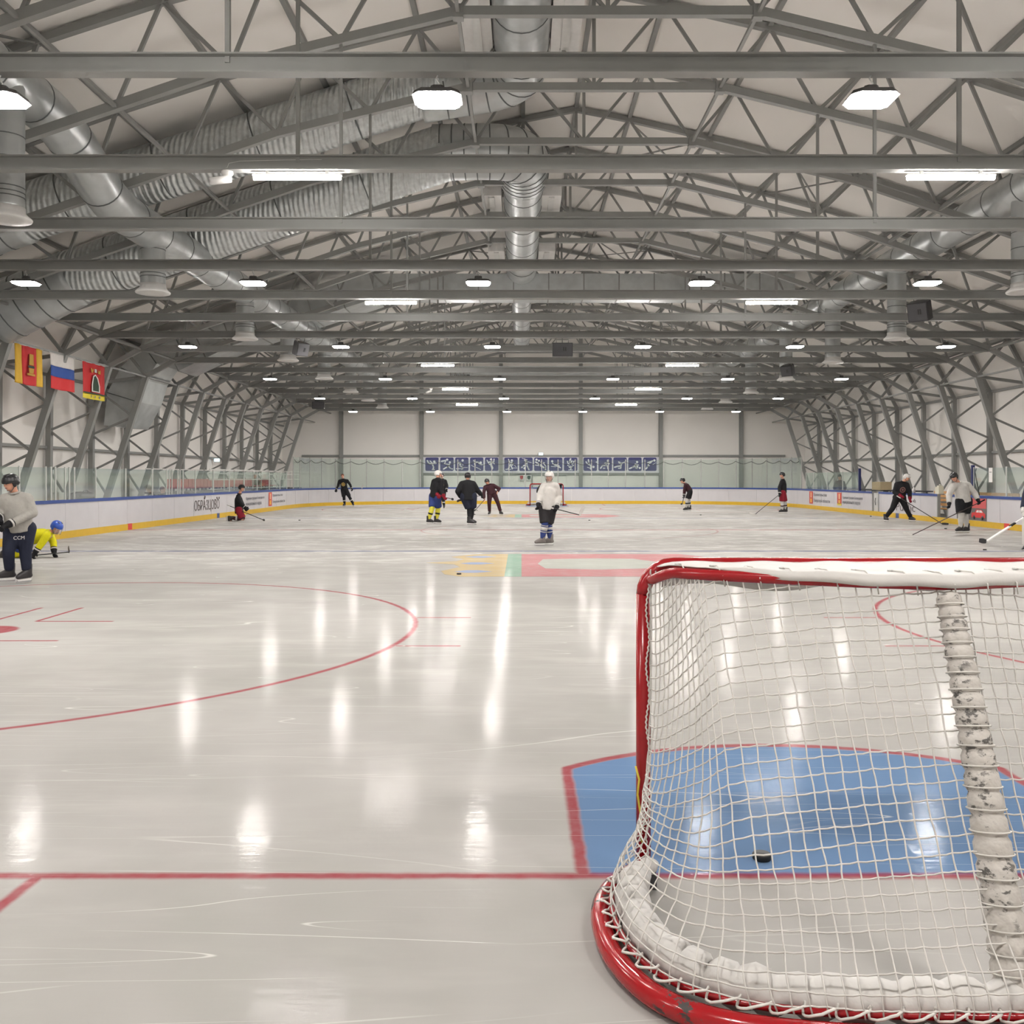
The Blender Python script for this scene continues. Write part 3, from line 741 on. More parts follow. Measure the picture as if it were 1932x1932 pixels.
for px, lb in ((1620, 'dark blue upright padded post at the gate end of the right glass'), (1833, 'dark blue upright padded post at the bench end of the right glass')):
    x, y, _, _ = bp_(side_s(px, 1))
    tag(MB().box((x+0.0, y-0.05, H+0.001), (x+0.09, y+0.05, 2.02)).build('end_post', mat('navy_pad', (0.012, 0.018, 0.09), 0.5)), lb, 'post', 'navy end posts')
# sagging cable between the end posts
mb_pts = []
es = sorted(ends)
for a, b in zip(es[:-1], es[1:]):
    for k in range(6):
        t_ = k/6; x, y, nx, ny = bp_(lerp(a, b, t_)); mb_pts.append((x+nx*0.02, y+ny*0.02, 2.56-0.16*math.sin(PI*t_)+0.02*math.sin(a*3)))
o = MB().tube(mb_pts, 0.016, 6).build('safety_net_rope', mat('rope_black', (0.02, 0.02, 0.02), 0.7))
tag(o, 'black rope sagging between the tops of the far end posts', 'rope')

# ---------------------------------------------------------------- picture banners on the far wall
navy = mat('banner_navy', srgb(44, 46, 112), 0.45); bwhite = mat('banner_white', (0.72, 0.70, 0.76), 0.5)
def stroke(mb, pts, wd, O, sc, y, th=0.004):
    for (a, b) in zip(pts[:-1], pts[1:]):
        ax_, az_ = O[0]+a[0]*sc, O[1]+a[1]*sc; bx_, bz_ = O[0]+b[0]*sc, O[1]+b[1]*sc
        d = V((bx_-ax_, bz_-az_)); 
        if d.length < 1e-6: continue
        ang = math.atan2(d.y, d.x); r = wd*sc/2; P_ = []
        for k in range(7): q = ang-PI/2+PI*k/6; P_.append((bx_+r*math.cos(q), y, bz_+r*math.sin(q)))
        for k in range(7): q = ang+PI/2+PI*k/6; P_.append((ax_+r*math.cos(q), y, az_+r*math.sin(q)))
        mb.poly(P_, (0, -1, 0), th)
def dot(mb, c, r, O, sc, y, th=0.004):
    mb.poly([(O[0]+c[0]*sc+r*sc*math.cos(2*PI*k/14), y, O[1]+c[1]*sc+r*sc*math.sin(2*PI*k/14)) for k in range(14)], (0, -1, 0), th)
PIC = [
 [('d', (.67, .69), .085), ('s', [(.15, .76), (.25, .58), (.50, .52), (.80, .58)], .09), ('s', [(.36, .74), (.52, .58)], .06), ('s', [(.52, .50), (.62, .30), (.58, .12)], .09), ('s', [(.50, .10), (.68, .10)], .05)],
 [('d', (.52, .84), .085), ('d', (.72, .64), .08), ('s', [(.10, .72), (.40, .78)], .09), ('s', [(.40, .70), (.30, .52), (.60, .50)], .06), ('s', [(.70, .50), (.55, .32), (.25, .14)], .09), ('s', [(.60, .38), (.78, .16), (.92, .14)], .07)],
 [('d', (.56, .78), .09), ('s', [(.20, .62), (.42, .60), (.34, .38)], .10), ('s', [(.34, .38), (.56, .30), (.50, .12)], .09), ('s', [(.08, .16), (.60, .16)], .05), ('s', [(.55, .26), (.92, .26)], .03), ('s', [(.44, .58), (.60, .44)], .05)],
 [('d', (.80, .62), .085), ('s', [(.34, .64), (.62, .66), (.70, .50), (.92, .46)], .09), ('s', [(.26, .80), (.40, .55)], .05), ('s', [(.34, .62), (.38, .40)], .08), ('s', [(.10, .42), (.30, .30)], .03), ('s', [(.45, .28), (.80, .10)], .03)],
 [('d', (.46, .86), .085), ('s', [(.16, .80), (.30, .52), (.50, .56)], .06), ('s', [(.30, .66), (.56, .66), (.70, .54)], .08), ('s', [(.68, .88), (.66, .66)], .07), ('s', [(.50, .62), (.46, .40), (.54, .14)], .09), ('s', [(.30, .52), (.55, .36), (.60, .20)], .06)],
 [('d', (.56, .78), .085), ('s', [(.30, .88), (.44, .62)], .04), ('s', [(.40, .62), (.66, .62), (.60, .44)], .09), ('s', [(.50, .52), (.40, .34), (.30, .14)], .10), ('s', [(.50, .40), (.60, .16)], .08), ('s', [(.10, .12), (.50, .12)], .05), ('s', [(.60, .60), (.88, .30)], .03), ('s', [(.55, .22), (.95, .22)], .03)],
 [('s', [(.22, .94), (.60, .84)], .03), ('s', [(.40, .92), (.60, .70), (.90, .62)], .04), ('s', [(.42, .80), (.58, .70), (.56, .46)], .11), ('s', [(.56, .46), (.26, .36), (.20, .26)], .09), ('s', [(.56, .44), (.66, .22), (.72, .10)], .09), ('d', (.40, .20), .09)],
 [('d', (.18, .84), .085), ('d', (.36, .76), .075), ('d', (.54, .64), .07), ('d', (.72, .58), .07), ('s', [(.12, .66), (.40, .50), (.78, .20), (.86, .12)], .10), ('s', [(.10, .44), (.40, .40), (.60, .30)], .06), ('s', [(.76, .50), (.88, .34), (.84, .14)], .06)],
 [('d', (.24, .72), .085), ('s', [(.26, .58), (.40, .44), (.86, .24)], .06), ('s', [(.30, .50), (.60, .46), (.78, .36)], .05), ('s', [(.16, .34), (.50, .30)], .03)],
 [('s', [(.50, .90), (.42, .70), (.50, .56)], .10), ('s', [(.50, .56), (.60, .74)], .10), ('s', [(.26, .72), (.30, .56), (.40, .50)], .07), ('s', [(.74, .72), (.70, .56), (.60, .50)], .07), ('s', [(.28, .42), (.40, .34), (.60, .34), (.72, .42)], .06), ('s', [(.40, .26), (.60, .26), (.50, .14)], .07), ('s', [(.36, .08), (.64, .08)], .05)],
 [('s', [(.36, .84), (.40, .60), (.44, .52)], .08), ('s', [(.18, .68), (.30, .52), (.44, .44)], .07), ('d', (.74, .30), .085), ('s', [(.44, .46), (.56, .36), (.54, .14)], .10), ('s', [(.28, .28), (.50, .20)], .04), ('s', [(.94, .66), (.98, .66)], .06)],
 [('d', (.70, .76), .085), ('s', [(.46, .56), (.60, .62), (.80, .54)], .08), ('s', [(.60, .58), (.54, .40), (.30, .40), (.16, .20)], .09), ('s', [(.56, .46), (.68, .34), (.70, .16)], .09), ('s', [(.36, .20), (.48, .20)], .06)],
 [('s', [(.42, .62), (.60, .54), (.84, .64)], .09), ('s', [(.40, .68), (.58, .58)], .07), ('s', [(.10, .28), (.30, .34), (.56, .38), (.54, .20)], .10), ('s', [(.60, .52), (.56, .38)], .10), ('s', [(.38, .20), (.54, .18)], .06)],
 [('d', (.66, .66), .085), ('s', [(.52, .52), (.76, .44)], .07), ('s', [(.10, .18), (.34, .28), (.56, .42), (.70, .30)], .10), ('s', [(.56, .40), (.58, .20)], .09), ('d', (.86, .22), .08), ('d', (.62, .20), .07)],
 [('d', (.84, .78), .085), ('s', [(.34, .62), (.70, .74)], .08), ('s', [(.40, .54), (.60, .66)], .10), ('s', [(.40, .54), (.34, .32), (.22, .16)], .09), ('s', [(.30, .34), (.48, .40)], .05), ('s', [(.70, .46), (.94, .62)], .03)]]
dW = 60.98; kW = F/dW; yW = CY+dW
groups = [(797, 943, (802.5, 827.6, 858, 886, 914.6)[0]), (947, 1094, 951.5), (1099, 1245, 1101)]
for gi, (xa, xb, sx0) in enumerate(groups):
    a = at(xa, 860, dW); b = at(xb, 892, dW)
    t = thing('picture_banner', f'white banner with five navy winter sport pictograms, {("first", "second", "third")[gi]} of three on the end wall', 'banner', (0, 0, 0), 0, 'pictogram banners on the end wall')
    MB().box((a.x, yW, b.z), (b.x, yW+0.03, a.z)).build('banner_sheet', bwhite, t)
    for i in range(5):
        cx0 = sx0+i*28.1; p = at(cx0, 888.5, dW); q = at(cx0+25.3, 863.3, dW); w_ = q.x-p.x; h_ = q.z-p.z; r = 0.09
        pts = []
        for (cxx, czz, a0) in ((q.x-r, p.z+r, -90), (q.x-r, q.z-r, 0), (p.x+r, q.z-r, 90), (p.x+r, p.z+r, 180)):
            for k in range(4): an = math.radians(a0+30*k); pts.append((cxx+r*math.cos(an), yW-0.001, czz+r*math.sin(an)))
        tile = MB().poly(pts, (0, -1, 0), 0.012).build('pictogram_tile', navy, t)
        mb = MB()
        for e in PIC[gi*5+i]:
            if e[0] == 'd': dot(mb, e[1], e[2], (p.x, p.z), w_, yW-0.0145)
            else: stroke(mb, e[1], e[2]*1.1, (p.x, p.z), w_, yW-0.0145)
        mb.build('pictogram_figure', mat('pictogram_white', (0.80, 0.79, 0.85), 0.5), tile)
# door, pennants and exit signs at the far wall
t = thing('exit_door', 'pale door panel with grey lintel behind the far goal, below the second banner', 'door')
p = at(1003, 893, dW); q = at(1068, 952, dW)
MB().box((p.x, yW-0.02, 0), (q.x, yW+0.02, p.z)).build('door_leaf', endwall_m, t)
MB().box((p.x, yW-0.08, p.z-0.16), (q.x, yW-0.021, p.z)).build('lintel', steel, t)
MB().box((p.x, yW-0.08, 0), (p.x+0.08, yW-0.021, p.z-0.165)).build('door_frame', steel, t)
for px, colr, nm in ((984, srgb(170, 50, 60), 'red'), (998, srgb(40, 70, 62), 'dark green')):
    p = at(px, 901, dW)
    t = thing('pennant', f'small {nm} shield pennant on a white sheet on the far wall', 'pennant', p, 0, 'pennants')
    MB().box((-0.18, -0.03, -0.2), (0.22, -0.01, 0.24)).build('backing_sheet', white_pl, t)
    MB().poly([(-0.1, -0.031, 0.13), (0.1, -0.031, 0.13), (0.1, -0.031, -0.05), (0, -0.031, -0.14), (-0.1, -0.031, -0.05)], (0, -1, 0), 0.01).build('shield_badge', mat('pennant_'+nm.replace(' ', '_'), colr, 0.6), t)
sign_e = mat('exit_sign_glow', (0.55, 0.85, 0.95), 0.5, emit=1.1, namt=0)
for (px, py, d, lb) in ((1020.5, 856.5, 60.85, 'small glowing pale blue emergency sign above the middle banner'), (409, 868, 47.1, 'small glowing pale blue emergency sign on the left wall above the stand')):
    p = at(px, py, d); t = thing('emergency_sign', lb, 'sign', p, 0, 'emergency signs')
    MB().box((-0.15, 0.0, -0.09), (0.15, 0.12, 0.09)).build('sign_box', white_pl, t)
    MB().box((-0.13, -0.012, -0.075), (0.13, -0.001, 0.075)).build('sign_face', sign_e, t)
# ---------------------------------------------------------------- flags along the left eaves
def cloth(w_, h_, f, nx=16, nz=20):
    vs = []; fs = []
    for i in range(nx+1):
        for j in range(nz+1):
            u, v = i/nx, j/nz
            vs.append((0.02*math.sin(u*9+f)*(v+0.2)+0.012*math.sin(u*17+v*3), u*w_, -v*h_-0.012*math.sin(u*PI)*v))
    for i in range(nx):
        for j in range(nz):
            a = i*(nz+1)+j; fs.append((a, a+nz+1, a+nz+2, a+1))
    return vs, fs
xf = -14.93
def flag(px0, px1, bands, lb, f, extra=None, vert=False, hh=None):
    y0 = (xf-CX)*F/(px0-VX)+CY; y1 = (xf-CX)*F/(px1-VX)+CY
    t = thing('flag', lb, 'flag', (xf, y0, 5.195), 0, 'flags on the left eaves rail'); w_ = y1-y0; h_ = hh or 1.02
    vs, fs = cloth(w_, h_, f)
    for (a, b, mt, nm) in bands:
        ff = []
        for i in range(16):
            for j in range(20):
                c = (i+0.5)/16 if vert else (j+0.5)/20
                if a <= c < b: ff.append(fs[i*20+j])
        used = sorted({q for g in ff for q in g}); mp = {q: k for k, q in enumerate(used)}
        o = MB().add([vs[q] for q in used], [tuple(mp[q] for q in g) for g in ff], True).build(nm, mt, t)
        md = o.modifiers.new('t', 'SOLIDIFY'); md.thickness = 0.004
    MB().tube([(0, -0.03, 0.0), (0, w_+0.03, 0.0)], 0.012, 6).build('flag_rod', alu, t)
    if extra:
        for pts, th, mt, nm in extra:
            MB().poly([(0.05, u*w_, -v*h_) for u, v in pts], (1, 0, 0), th).build(nm, mt, t)
fy = mat('flag_yellow', srgb(214, 170, 52), 0.8, namt=0.15); frd = mat('flag_red', srgb(196, 44, 46), 0.8, namt=0.15)
fwh = mat('flag_white', (0.66, 0.63, 0.60), 0.8); fbl = mat('flag_blue', srgb(44, 78, 150), 0.8, namt=0.15); fgr = mat('flag_green', srgb(44, 66, 50), 0.8); flem = mat('flag_lemon', srgb(225, 205, 60), 0.8); fgold = mat('flag_gold', srgb(190, 150, 60), 0.8)
flag(27, 80, [(0, .27, fy, 'yellow_band'), (.27, .76, frd, 'red_band'), (.76, 1.01, fy, 'yellow_band')], 'yellow red and yellow vertical striped flag with golden throne emblem', 0.3,
     [([(.46, .20), (.60, .20), (.61, .48), (.45, .48)], .004, fgold, 'emblem_tower'), ([(.42, .50), (.64, .50), (.64, .56), (.42, .56)], .004, fgr, 'emblem_cushion'), ([(.44, .57), (.62, .57), (.60, .70), (.46, .70)], .004, fgold, 'emblem_seat'), ([(.38, .71), (.66, .71), (.66, .76), (.38, .76)], .004, fgold, 'emblem_base')], True, 1.05)
flag(94, 141, [(0, .34, fwh, 'white_band'), (.34, .67, fbl, 'blue_band'), (.67, 1.01, frd, 'red_band')], 'white blue and red horizontal tricolour flag on the eaves rail', 1.3)
flag(155, 198, [(0, .86, frd, 'red_field'), (.86, 1.01, flem, 'yellow_band')], 'red town flag with green tree emblem and yellow bottom edge', 2.2,
     [([(.0, .83), (1, .83), (1, .865), (0, .865)], .004, fgr, 'green_line'), ([(.40, .36), (.50, .30), (.62, .40), (.70, .62), (.70, .80), (.34, .80), (.34, .60)], .003, fwh, 'tree_outline'), ([(.44, .38), (.50, .34), (.58, .42), (.65, .62), (.65, .77), (.39, .77), (.39, .60)], .006, fgr, 'tree'),
      ([(.30, .15), (.34, .15), (.38, .20), (.42, .15), (.44, .17), (.38, .27), (.33, .27)], .004, fgold, 'emblem_mark'), ([(.47, .15), (.55, .15), (.56, .25), (.46, .25)], .004, fwh, 'emblem_mark'), ([(.62, .15), (.66, .20), (.72, .15), (.72, .27), (.62, .27)], .004, fgold, 'emblem_mark'),
      ([(.30, .90), (.33, .90), (.33, .97), (.30, .97)], .004, black_pl, 'band_mark'), ([(.48, .90), (.51, .90), (.51, .97), (.48, .97)], .004, black_pl, 'band_mark'), ([(.66, .90), (.71, .90), (.71, .97), (.66, .97)], .004, black_pl, 'band_mark')], False, 1.12)
# ---------------------------------------------------------------- stand with red seats behind the left glass
seat_red = mat('seat_red', srgb(176, 56, 60), 0.45); rail_m = mat('rail_pale', (0.62, 0.61, 0.58), 0.4)
ys0, ys1 = -14.0*F/(300-VX)+CY, -14.0*F/(532-VX)+CY
t = thing('spectator_stand', 'raised steel stand platform with pale railing behind the left glass', 'stand')
MB().box((-16.0, ys0, 0.98), (-14.3, ys1, 1.05)).build('platform', dkgrey, t)
y = ys0+0.1
while y < ys1-0.1:
    MB().bar((-14.35, y, 0.02), (-14.35, y, 1.0 if y < ys0+2 else 1.95), 0.05).build('upright', rail_m, t)
    MB().bar((-15.9, y, 0.02), (-15.9, y, 1.0), 0.05).build('upright', rail_m, t); y += 1.45
for z in (1.12, 1.52, 1.78, 1.95): MB().bar((-14.33, ys0+2.5, z), (-14.33, ys1-0.2, z), 0.035).build('rail', rail_m, t)
MB().bar((-15.95, ys0, 1.95), (-15.95, ys1, 1.95), 0.04).build('rail', rail_m, t)
sm_b = MB().add([(0.0, 0, 0.12), (0.42, 0, 0.12), (0.42, 0.42, 0.12), (0, 0.42, 0.12), (0.0, 0, 0.16), (0.42, 0, 0.15), (0.42, 0.42, 0.15), (0, 0.42, 0.16)], [(0,3,2,1),(4,5,6,7),(0,1,5,4),(1,2,6,5),(2,3,7,6),(3,0,4,7)]).mesh('seat_pan', seat_red)
bk_b = MB().box((-0.05, 0, 0.12), (0.0, 0.42, 0.50)).mesh('backrest', seat_red)
lg_b = MB().box((0.15, 0.17, 0.0), (0.2, 0.25, 0.12)).mesh('pedestal', dkgrey)
y = ys0+0.6; k = 0; ye = ys1-2.6
nseat = int((ye-y)/0.47)
for k in range(nseat):
    t = thing('stadium_seat', f'{ordn[k]} red plastic stand seat behind the left glass from the near end', 'seat', (-15.35, y+k*0.47, 1.05), 0, 'red seats on the stand')
    link('seat_pan', sm_b, t); link('backrest', bk_b, t); link('pedestal', lg_b, t)

# ---------------------------------------------------------------- things beyond the boards
wood = mat('pine_wood', srgb(196, 150, 96), 0.6, 0, 12, 0.3)
p0, p1 = yR(1800), yR(1718)
t = thing('wooden_bench', 'pine plank bench and backboard behind the right boards', 'bench', (14.4, 0, 0))
for z in (0.55, 0.72, 0.86, 1.0): MB().box((0, p0-2.5, z), (0.04, p1, z+0.10)).build('plank', wood, t)
MB().box((-0.45, p0-2.5, 0.44), (-0.05, p1, 0.48)).build('plank', wood, t)
for y in (p0-2.3, (p0+p1)/2-1, p1-0.2): MB().box((-0.42, y, 0.02), (-0.36, y+0.06, 0.44)).build('leg', steel, t); MB().box((0.045, y, 0.02), (0.1, y+0.06, 1.1)).build('leg', steel, t)
p = at(1765, 921, (14.1+1.44)*F/(1765-VX))
t = thing('water_canister', 'cream plastic water canister standing on the blue top rail by the bench', 'canister', (13.55, yR(1765), H))
cm = mat('cream_plastic', (0.62, 0.60, 0.48), 0.5)
MB().box((-0.0, -0.15, 0.0), (0.18, 0.15, 0.25)).build('body', cm, t); MB().box((0.02, -0.13, 0.25), (0.16, 0.05, 0.30)).build('shoulder', cm, t)
MB().tube([(0.09, -0.1, 0.3), (0.09, -0.08, 0.335), (0.09, 0.0, 0.335), (0.09, 0.02, 0.3)], 0.014, 8).build('handle', cm, t)
MB().lathe((0.09, 0.10, 0.25), (0, 0, 1), [(0.03, 0), (0.03, 0.04)], 12).build('lid', dkgrey, t)
t = thing('water_bottle', 'white squeeze bottle standing on the right boards near the skater in black', 'bottle', (13.56, yR(1721), H))
MB().lathe((0, 0, 0), (0, 0, 1), [(0.06, 0), (0.06, 0.14), (0.05, 0.16)], 14).build('body', white_pl, t); MB().lathe((0, 0, 0.16), (0, 0, 1), [(0.05, 0), (0.03, 0.03), (0.015, 0.06)], 14).build('lid', white_pl, t)
t = thing('paper_notice', 'white paper notice stuck on the glass at the players bench', 'notice', (13.53, yR(1867), 1.70))
MB().box((-0.004, -0.13, -0.24), (0.0, 0.10, 0.22)).build('sheet', white_pl, t); MB().box((-0.006, -0.08, 0.07), (-0.0041, 0.06, 0.09)).build('text_line', dkgrey, t)
t = thing('wooden_crate', 'low pine crate on the bench behind the right glass', 'crate', (14.3, yR(1915)-0.5, 0.0))
MB().box((0, -1.0, 0.95), (0.4, 1.6, 1.12)).build('plank', wood, t); MB().box((0.05, -0.9, 0.02), (0.35, 1.5, 0.95)).build('base', dkgrey, t)
t = thing('storage_box', 'beige cardboard box behind the right glass near the far corner', 'box', (14.6, yR(1606)-0.6, 1.06))
MB().box((-0.2, -0.5, 0), (0.3, 0.5, 0.36)).build('box_body', mat('card', (0.45, 0.36, 0.22), 0.7), t); MB().box((-0.22, -0.1, 0.361), (0.32, 0.1, 0.37)).build('tape', white_pl, t)
tt = thing('storage_table', 'dark table behind the right glass near the far corner', 'table', (14.5, yR(1575)-1.0, 0)); tt.location.x = 15.3
MB().box((-0.5, -4.2, 1.0), (0.6, 3.6, 1.05)).build('tabletop', dkgrey, tt)
for y in (-3.9, 0, 3.3): MB().box((-0.4, y, 0.02), (-0.34, y+0.06, 1.0)).build('leg', steel, tt); MB().box((0.44, y, 0.02), (0.5, y+0.06, 1.0)).build('leg', steel, tt)
t = thing('kit_bag', 'dark kit bag behind the left glass beside the white canister', 'bag', (-14.3, yL(207), 0.9))
MB().cap((0, -0.5, 0.1), (0, 0.4, 0.1), 0.2, 0.2).build('bag_body', black_pl, t); MB().tube([(0.1, -0.2, 0.25), (0.1, -0.1, 0.33), (0.1, 0.1, 0.33), (0.1, 0.2, 0.25)], 0.012, 6).build('strap', dkgrey, t)
t2 = thing('low_table', 'low dark table behind the left glass carrying the kit bag', 'table', (-14.3, yL(207), 0))
MB().box((-0.5, -2.2, 0.80), (0.5, 3.2, 0.86)).build('tabletop', wood, t2)
for y in (-2, 3): MB().box((-0.4, y, 0.02), (-0.34, y+0.06, 0.8)).build('leg', steel, t2); MB().box((0.4, y, 0.02), (0.46, y+0.06, 0.8)).build('leg', steel, t2)
t = thing('water_canister', 'small white canister behind the left glass above the boards', 'canister', (-14.2, yL(187)-1.0, 0.86))
MB().box((-0.12, -0.14, 0), (0.12, 0.14, 0.34)).build('body', white_pl, t); MB().lathe((0, 0, 0.34), (0, 0, 1), [(0.05, 0), (0.04, 0.06)], 12).build('lid', white_pl, t)

# ---------------------------------------------------------------- emblems painted on the ice
def icepaint(col, nm):
    m = ice.copy(); m.name = nm; nt = m.node_tree; b = nt.nodes['Principled BSDF']; X.nt = nt
    l = b.inputs['Base Color'].links[0].from_socket
    g = [n for n in nt.nodes if n.type == 'NEW_GEOMETRY'][0]
    f = noise(g.outputs['Position'], 5, 4, 0.7).step(0.2, 0.9)*0.35+0.40
    nt.links.new(mixc(f, l, col), b.inputs['Base Color']); return m
e_y = icepaint(srgb(186, 158, 92), 'ice_paint_yellow'); e_g = icepaint(srgb(110, 160, 135), 'ice_paint_green'); e_r = icepaint(srgb(182, 92, 100), 'ice_paint_red'); e_b = icepaint(srgb(120, 145, 190), 'ice_paint_blue')
def emb(y0, y1, lb, x0=-1.44):
    t = thing('ice_emblem', lb, 'emblem', (0, 0, 0), 0, 'town emblems painted under the ice')
    L = lambda u, v, z=0.0015: (x0+u, lerp(y0, y1, v), z)
    up = (0, 0, 1)
    crown = [(-.28, 0), (-1.0, 0), (-1.28, .08), (-1.38, .2), (-1.1, .36), (-1.25, .48), (-1.8, .55), (-1.25, .62), (-1.12, .72), (-1.42, .84), (-1.0, .98), (-.28, 1)]
    MB().poly([L(u, v) for u, v in reversed(crown)], up, 0.0015).build('crown', e_y, t)
    for v in (.18, .52, .84): MB().poly([L(u, v+dv, 0.0031) for u, dv in ((-1.15, 0), (-.95, -.05), (-.75, -.05), (-.5, 0), (-.75, .05), (-.95, .05))], up, 0.001).build('crown_gem', e_b, t)
    MB().poly([L(u, v) for u, v in ((-.279, 0), (-.001, 0), (-.001, 1), (-.279, 1))], up, 0.0015).build('green_band', e_g, t)
    MB().poly([L(u, v) for u, v in ((0, 0), (3.3, 0), (3.9, .25), (4.15, .5), (3.9, .75), (3.3, 1), (0, 1))], up, 0.0015).build('red_field', e_r, t)
    MB().poly([L(u, v, 0.0031) for u, v in ((.3, .5), (.42, .3), (1.4, .26), (2.2, .3), (2.6, .42), (3.4, .5), (2.6, .58), (2.2, .74), (1.4, .76), (.42, .72))], up, 0.001).build('tree', icepaint(srgb(165, 170, 160), 'ice_paint_grey'), t)
emb(11.35, 15.8, 'faded yellow, green and red shield emblem on the ice before the blue line')
emb(37.0, 33.9, 'faded pink and yellow shield emblem on the ice beyond the centre of the rink')

# ---------------------------------------------------------------- goals
def net_mat():
    return mat('net_cord', (0.60, 0.58, 0.545), 0.7, 0, 30, 0.25)
netm = net_mat(); cordm = mat('lacing_cord', (0.62, 0.60, 0.56), 0.7, 0, 40, 0.2)
def chipped():
    m = bpy.data.materials.new('chipped_red_paint'); m.use_nodes = True; nt = m.node_tree; X.nt = nt; b = nt.nodes['Principled BSDF']
    tc = nt.nodes.new('ShaderNodeTexCoord').outputs['Object']
    c = noise(mapping(tc, scale=(1, 1, 2.4)), 17, 5, 0.65).step(0.545, 0.57)*noise(tc, 4, 2).step(0.44, 0.50)
    nt.links.new(mixc(c, srgb(156, 24, 30), srgb(58, 52, 50)), b.inputs['Base Color'])
    nt.links.new((c*0.4+0.16).v, b.inputs['Roughness']); return m
chip = chipped()
def smudge():
    m = bpy.data.materials.new('scuffed_white_canvas'); m.use_nodes = True; nt = m.node_tree; X.nt = nt; b = nt.nodes['Principled BSDF']
    tc = nt.nodes.new('ShaderNodeTexCoord').outputs['Object']
    c = noise(mapping(tc, scale=(1, 1, 1.8)), 26, 5, 0.7).step(0.52, 0.60)*noise(tc, 8, 3).step(0.44, 0.54)
    base = mixc(noise(tc, 9, 4), srgb(172, 167, 160), srgb(196, 192, 186))
    nt.links.new(mixc(c*0.85, base, srgb(48, 46, 44)), b.inputs['Base Color']); b.inputs['Roughness'].default_value = 0.6
    bp = nt.nodes.new('ShaderNodeBump'); bp.inputs['Strength'].default_value = 0.7; bp.inputs['Distance'].default_value = 0.02
    nt.links.new(noise(tc, 16, 3).v, bp.inputs['Height']); nt.links.new(bp.outputs[0], b.inputs['Normal']); return m
scuff = smudge()
canvas_m = mat('white_canvas', (0.55, 0.535, 0.51), 0.55, 0, 8, 0.12, 0.4, 20)
def cr(pts, n=10):
    """Catmull-Rom through points"""
    P = [V(p) for p in pts]; P = [P[0]*2-P[1]]+P+[P[-1]*2-P[-2]]; out = []
    for i in range(1, len(P)-2):
        for k in range(n):
            t = k/n; a, b, c, d = P[i-1], P[i], P[i+1], P[i+2]
            out.append(0.5*((2*b)+(c-a)*t+(2*a-5*b+4*c-d)*t*t+(3*b-a-3*c+d)*t**3))
    out.append(P[-2]); return out
halfB = [(-.95, -.02), (-1.06, -.14), (-1.14, -.32), (-1.16, -.52), (-1.13, -.75), (-1.03, -.96), (-.86, -1.085), (-.6, -1.145), (-.3, -1.165), (0, -1.17)]
halfT = [(-.925, -.03), (-.915, -.09), (-.88, -.16), (-.79, -.25), (-.62, -.345), (-.42, -.44), (-.2, -.53), (0, -.575)]
def mirror(h): return h+[(-x, y) for x, y in reversed(h[:-1])]
def sample(poly, n):
    L = [0]
    for a, b in zip(poly[:-1], poly[1:]): L.append(L[-1]+(V(b)-V(a)).length)
    out = []; j = 0
    for i in range(n):
        t = L[-1]*i/(n-1)
        while j < len(L)-2 and L[j+1] < t: j += 1
        u = (t-L[j])/(L[j+1]-L[j]) if L[j+1] > L[j] else 0
        out.append(V(poly[j]).lerp(V(poly[j+1]), u))
    return out, L[-1]
Bc = cr([(x, y, 0) for x, y in mirror(halfB)], 8); Tc = cr([(x, y, 0) for x, y in mirror(halfT)], 8)
def byx(curve, x):
    if x <= curve[0].x: return curve[0].copy()
    for a, b in zip(curve[:-1], curve[1:]):
        if a.x <= x <= b.x: t = (x-a.x)/(b.x-a.x) if b.x > a.x else 0; return a.lerp(b, t)
    return curve[-1]
def topz(x):
    u = max(0, abs(x)-.83); return min(1.238, 1.12+math.sqrt(max(0, .12**2-u*u)))
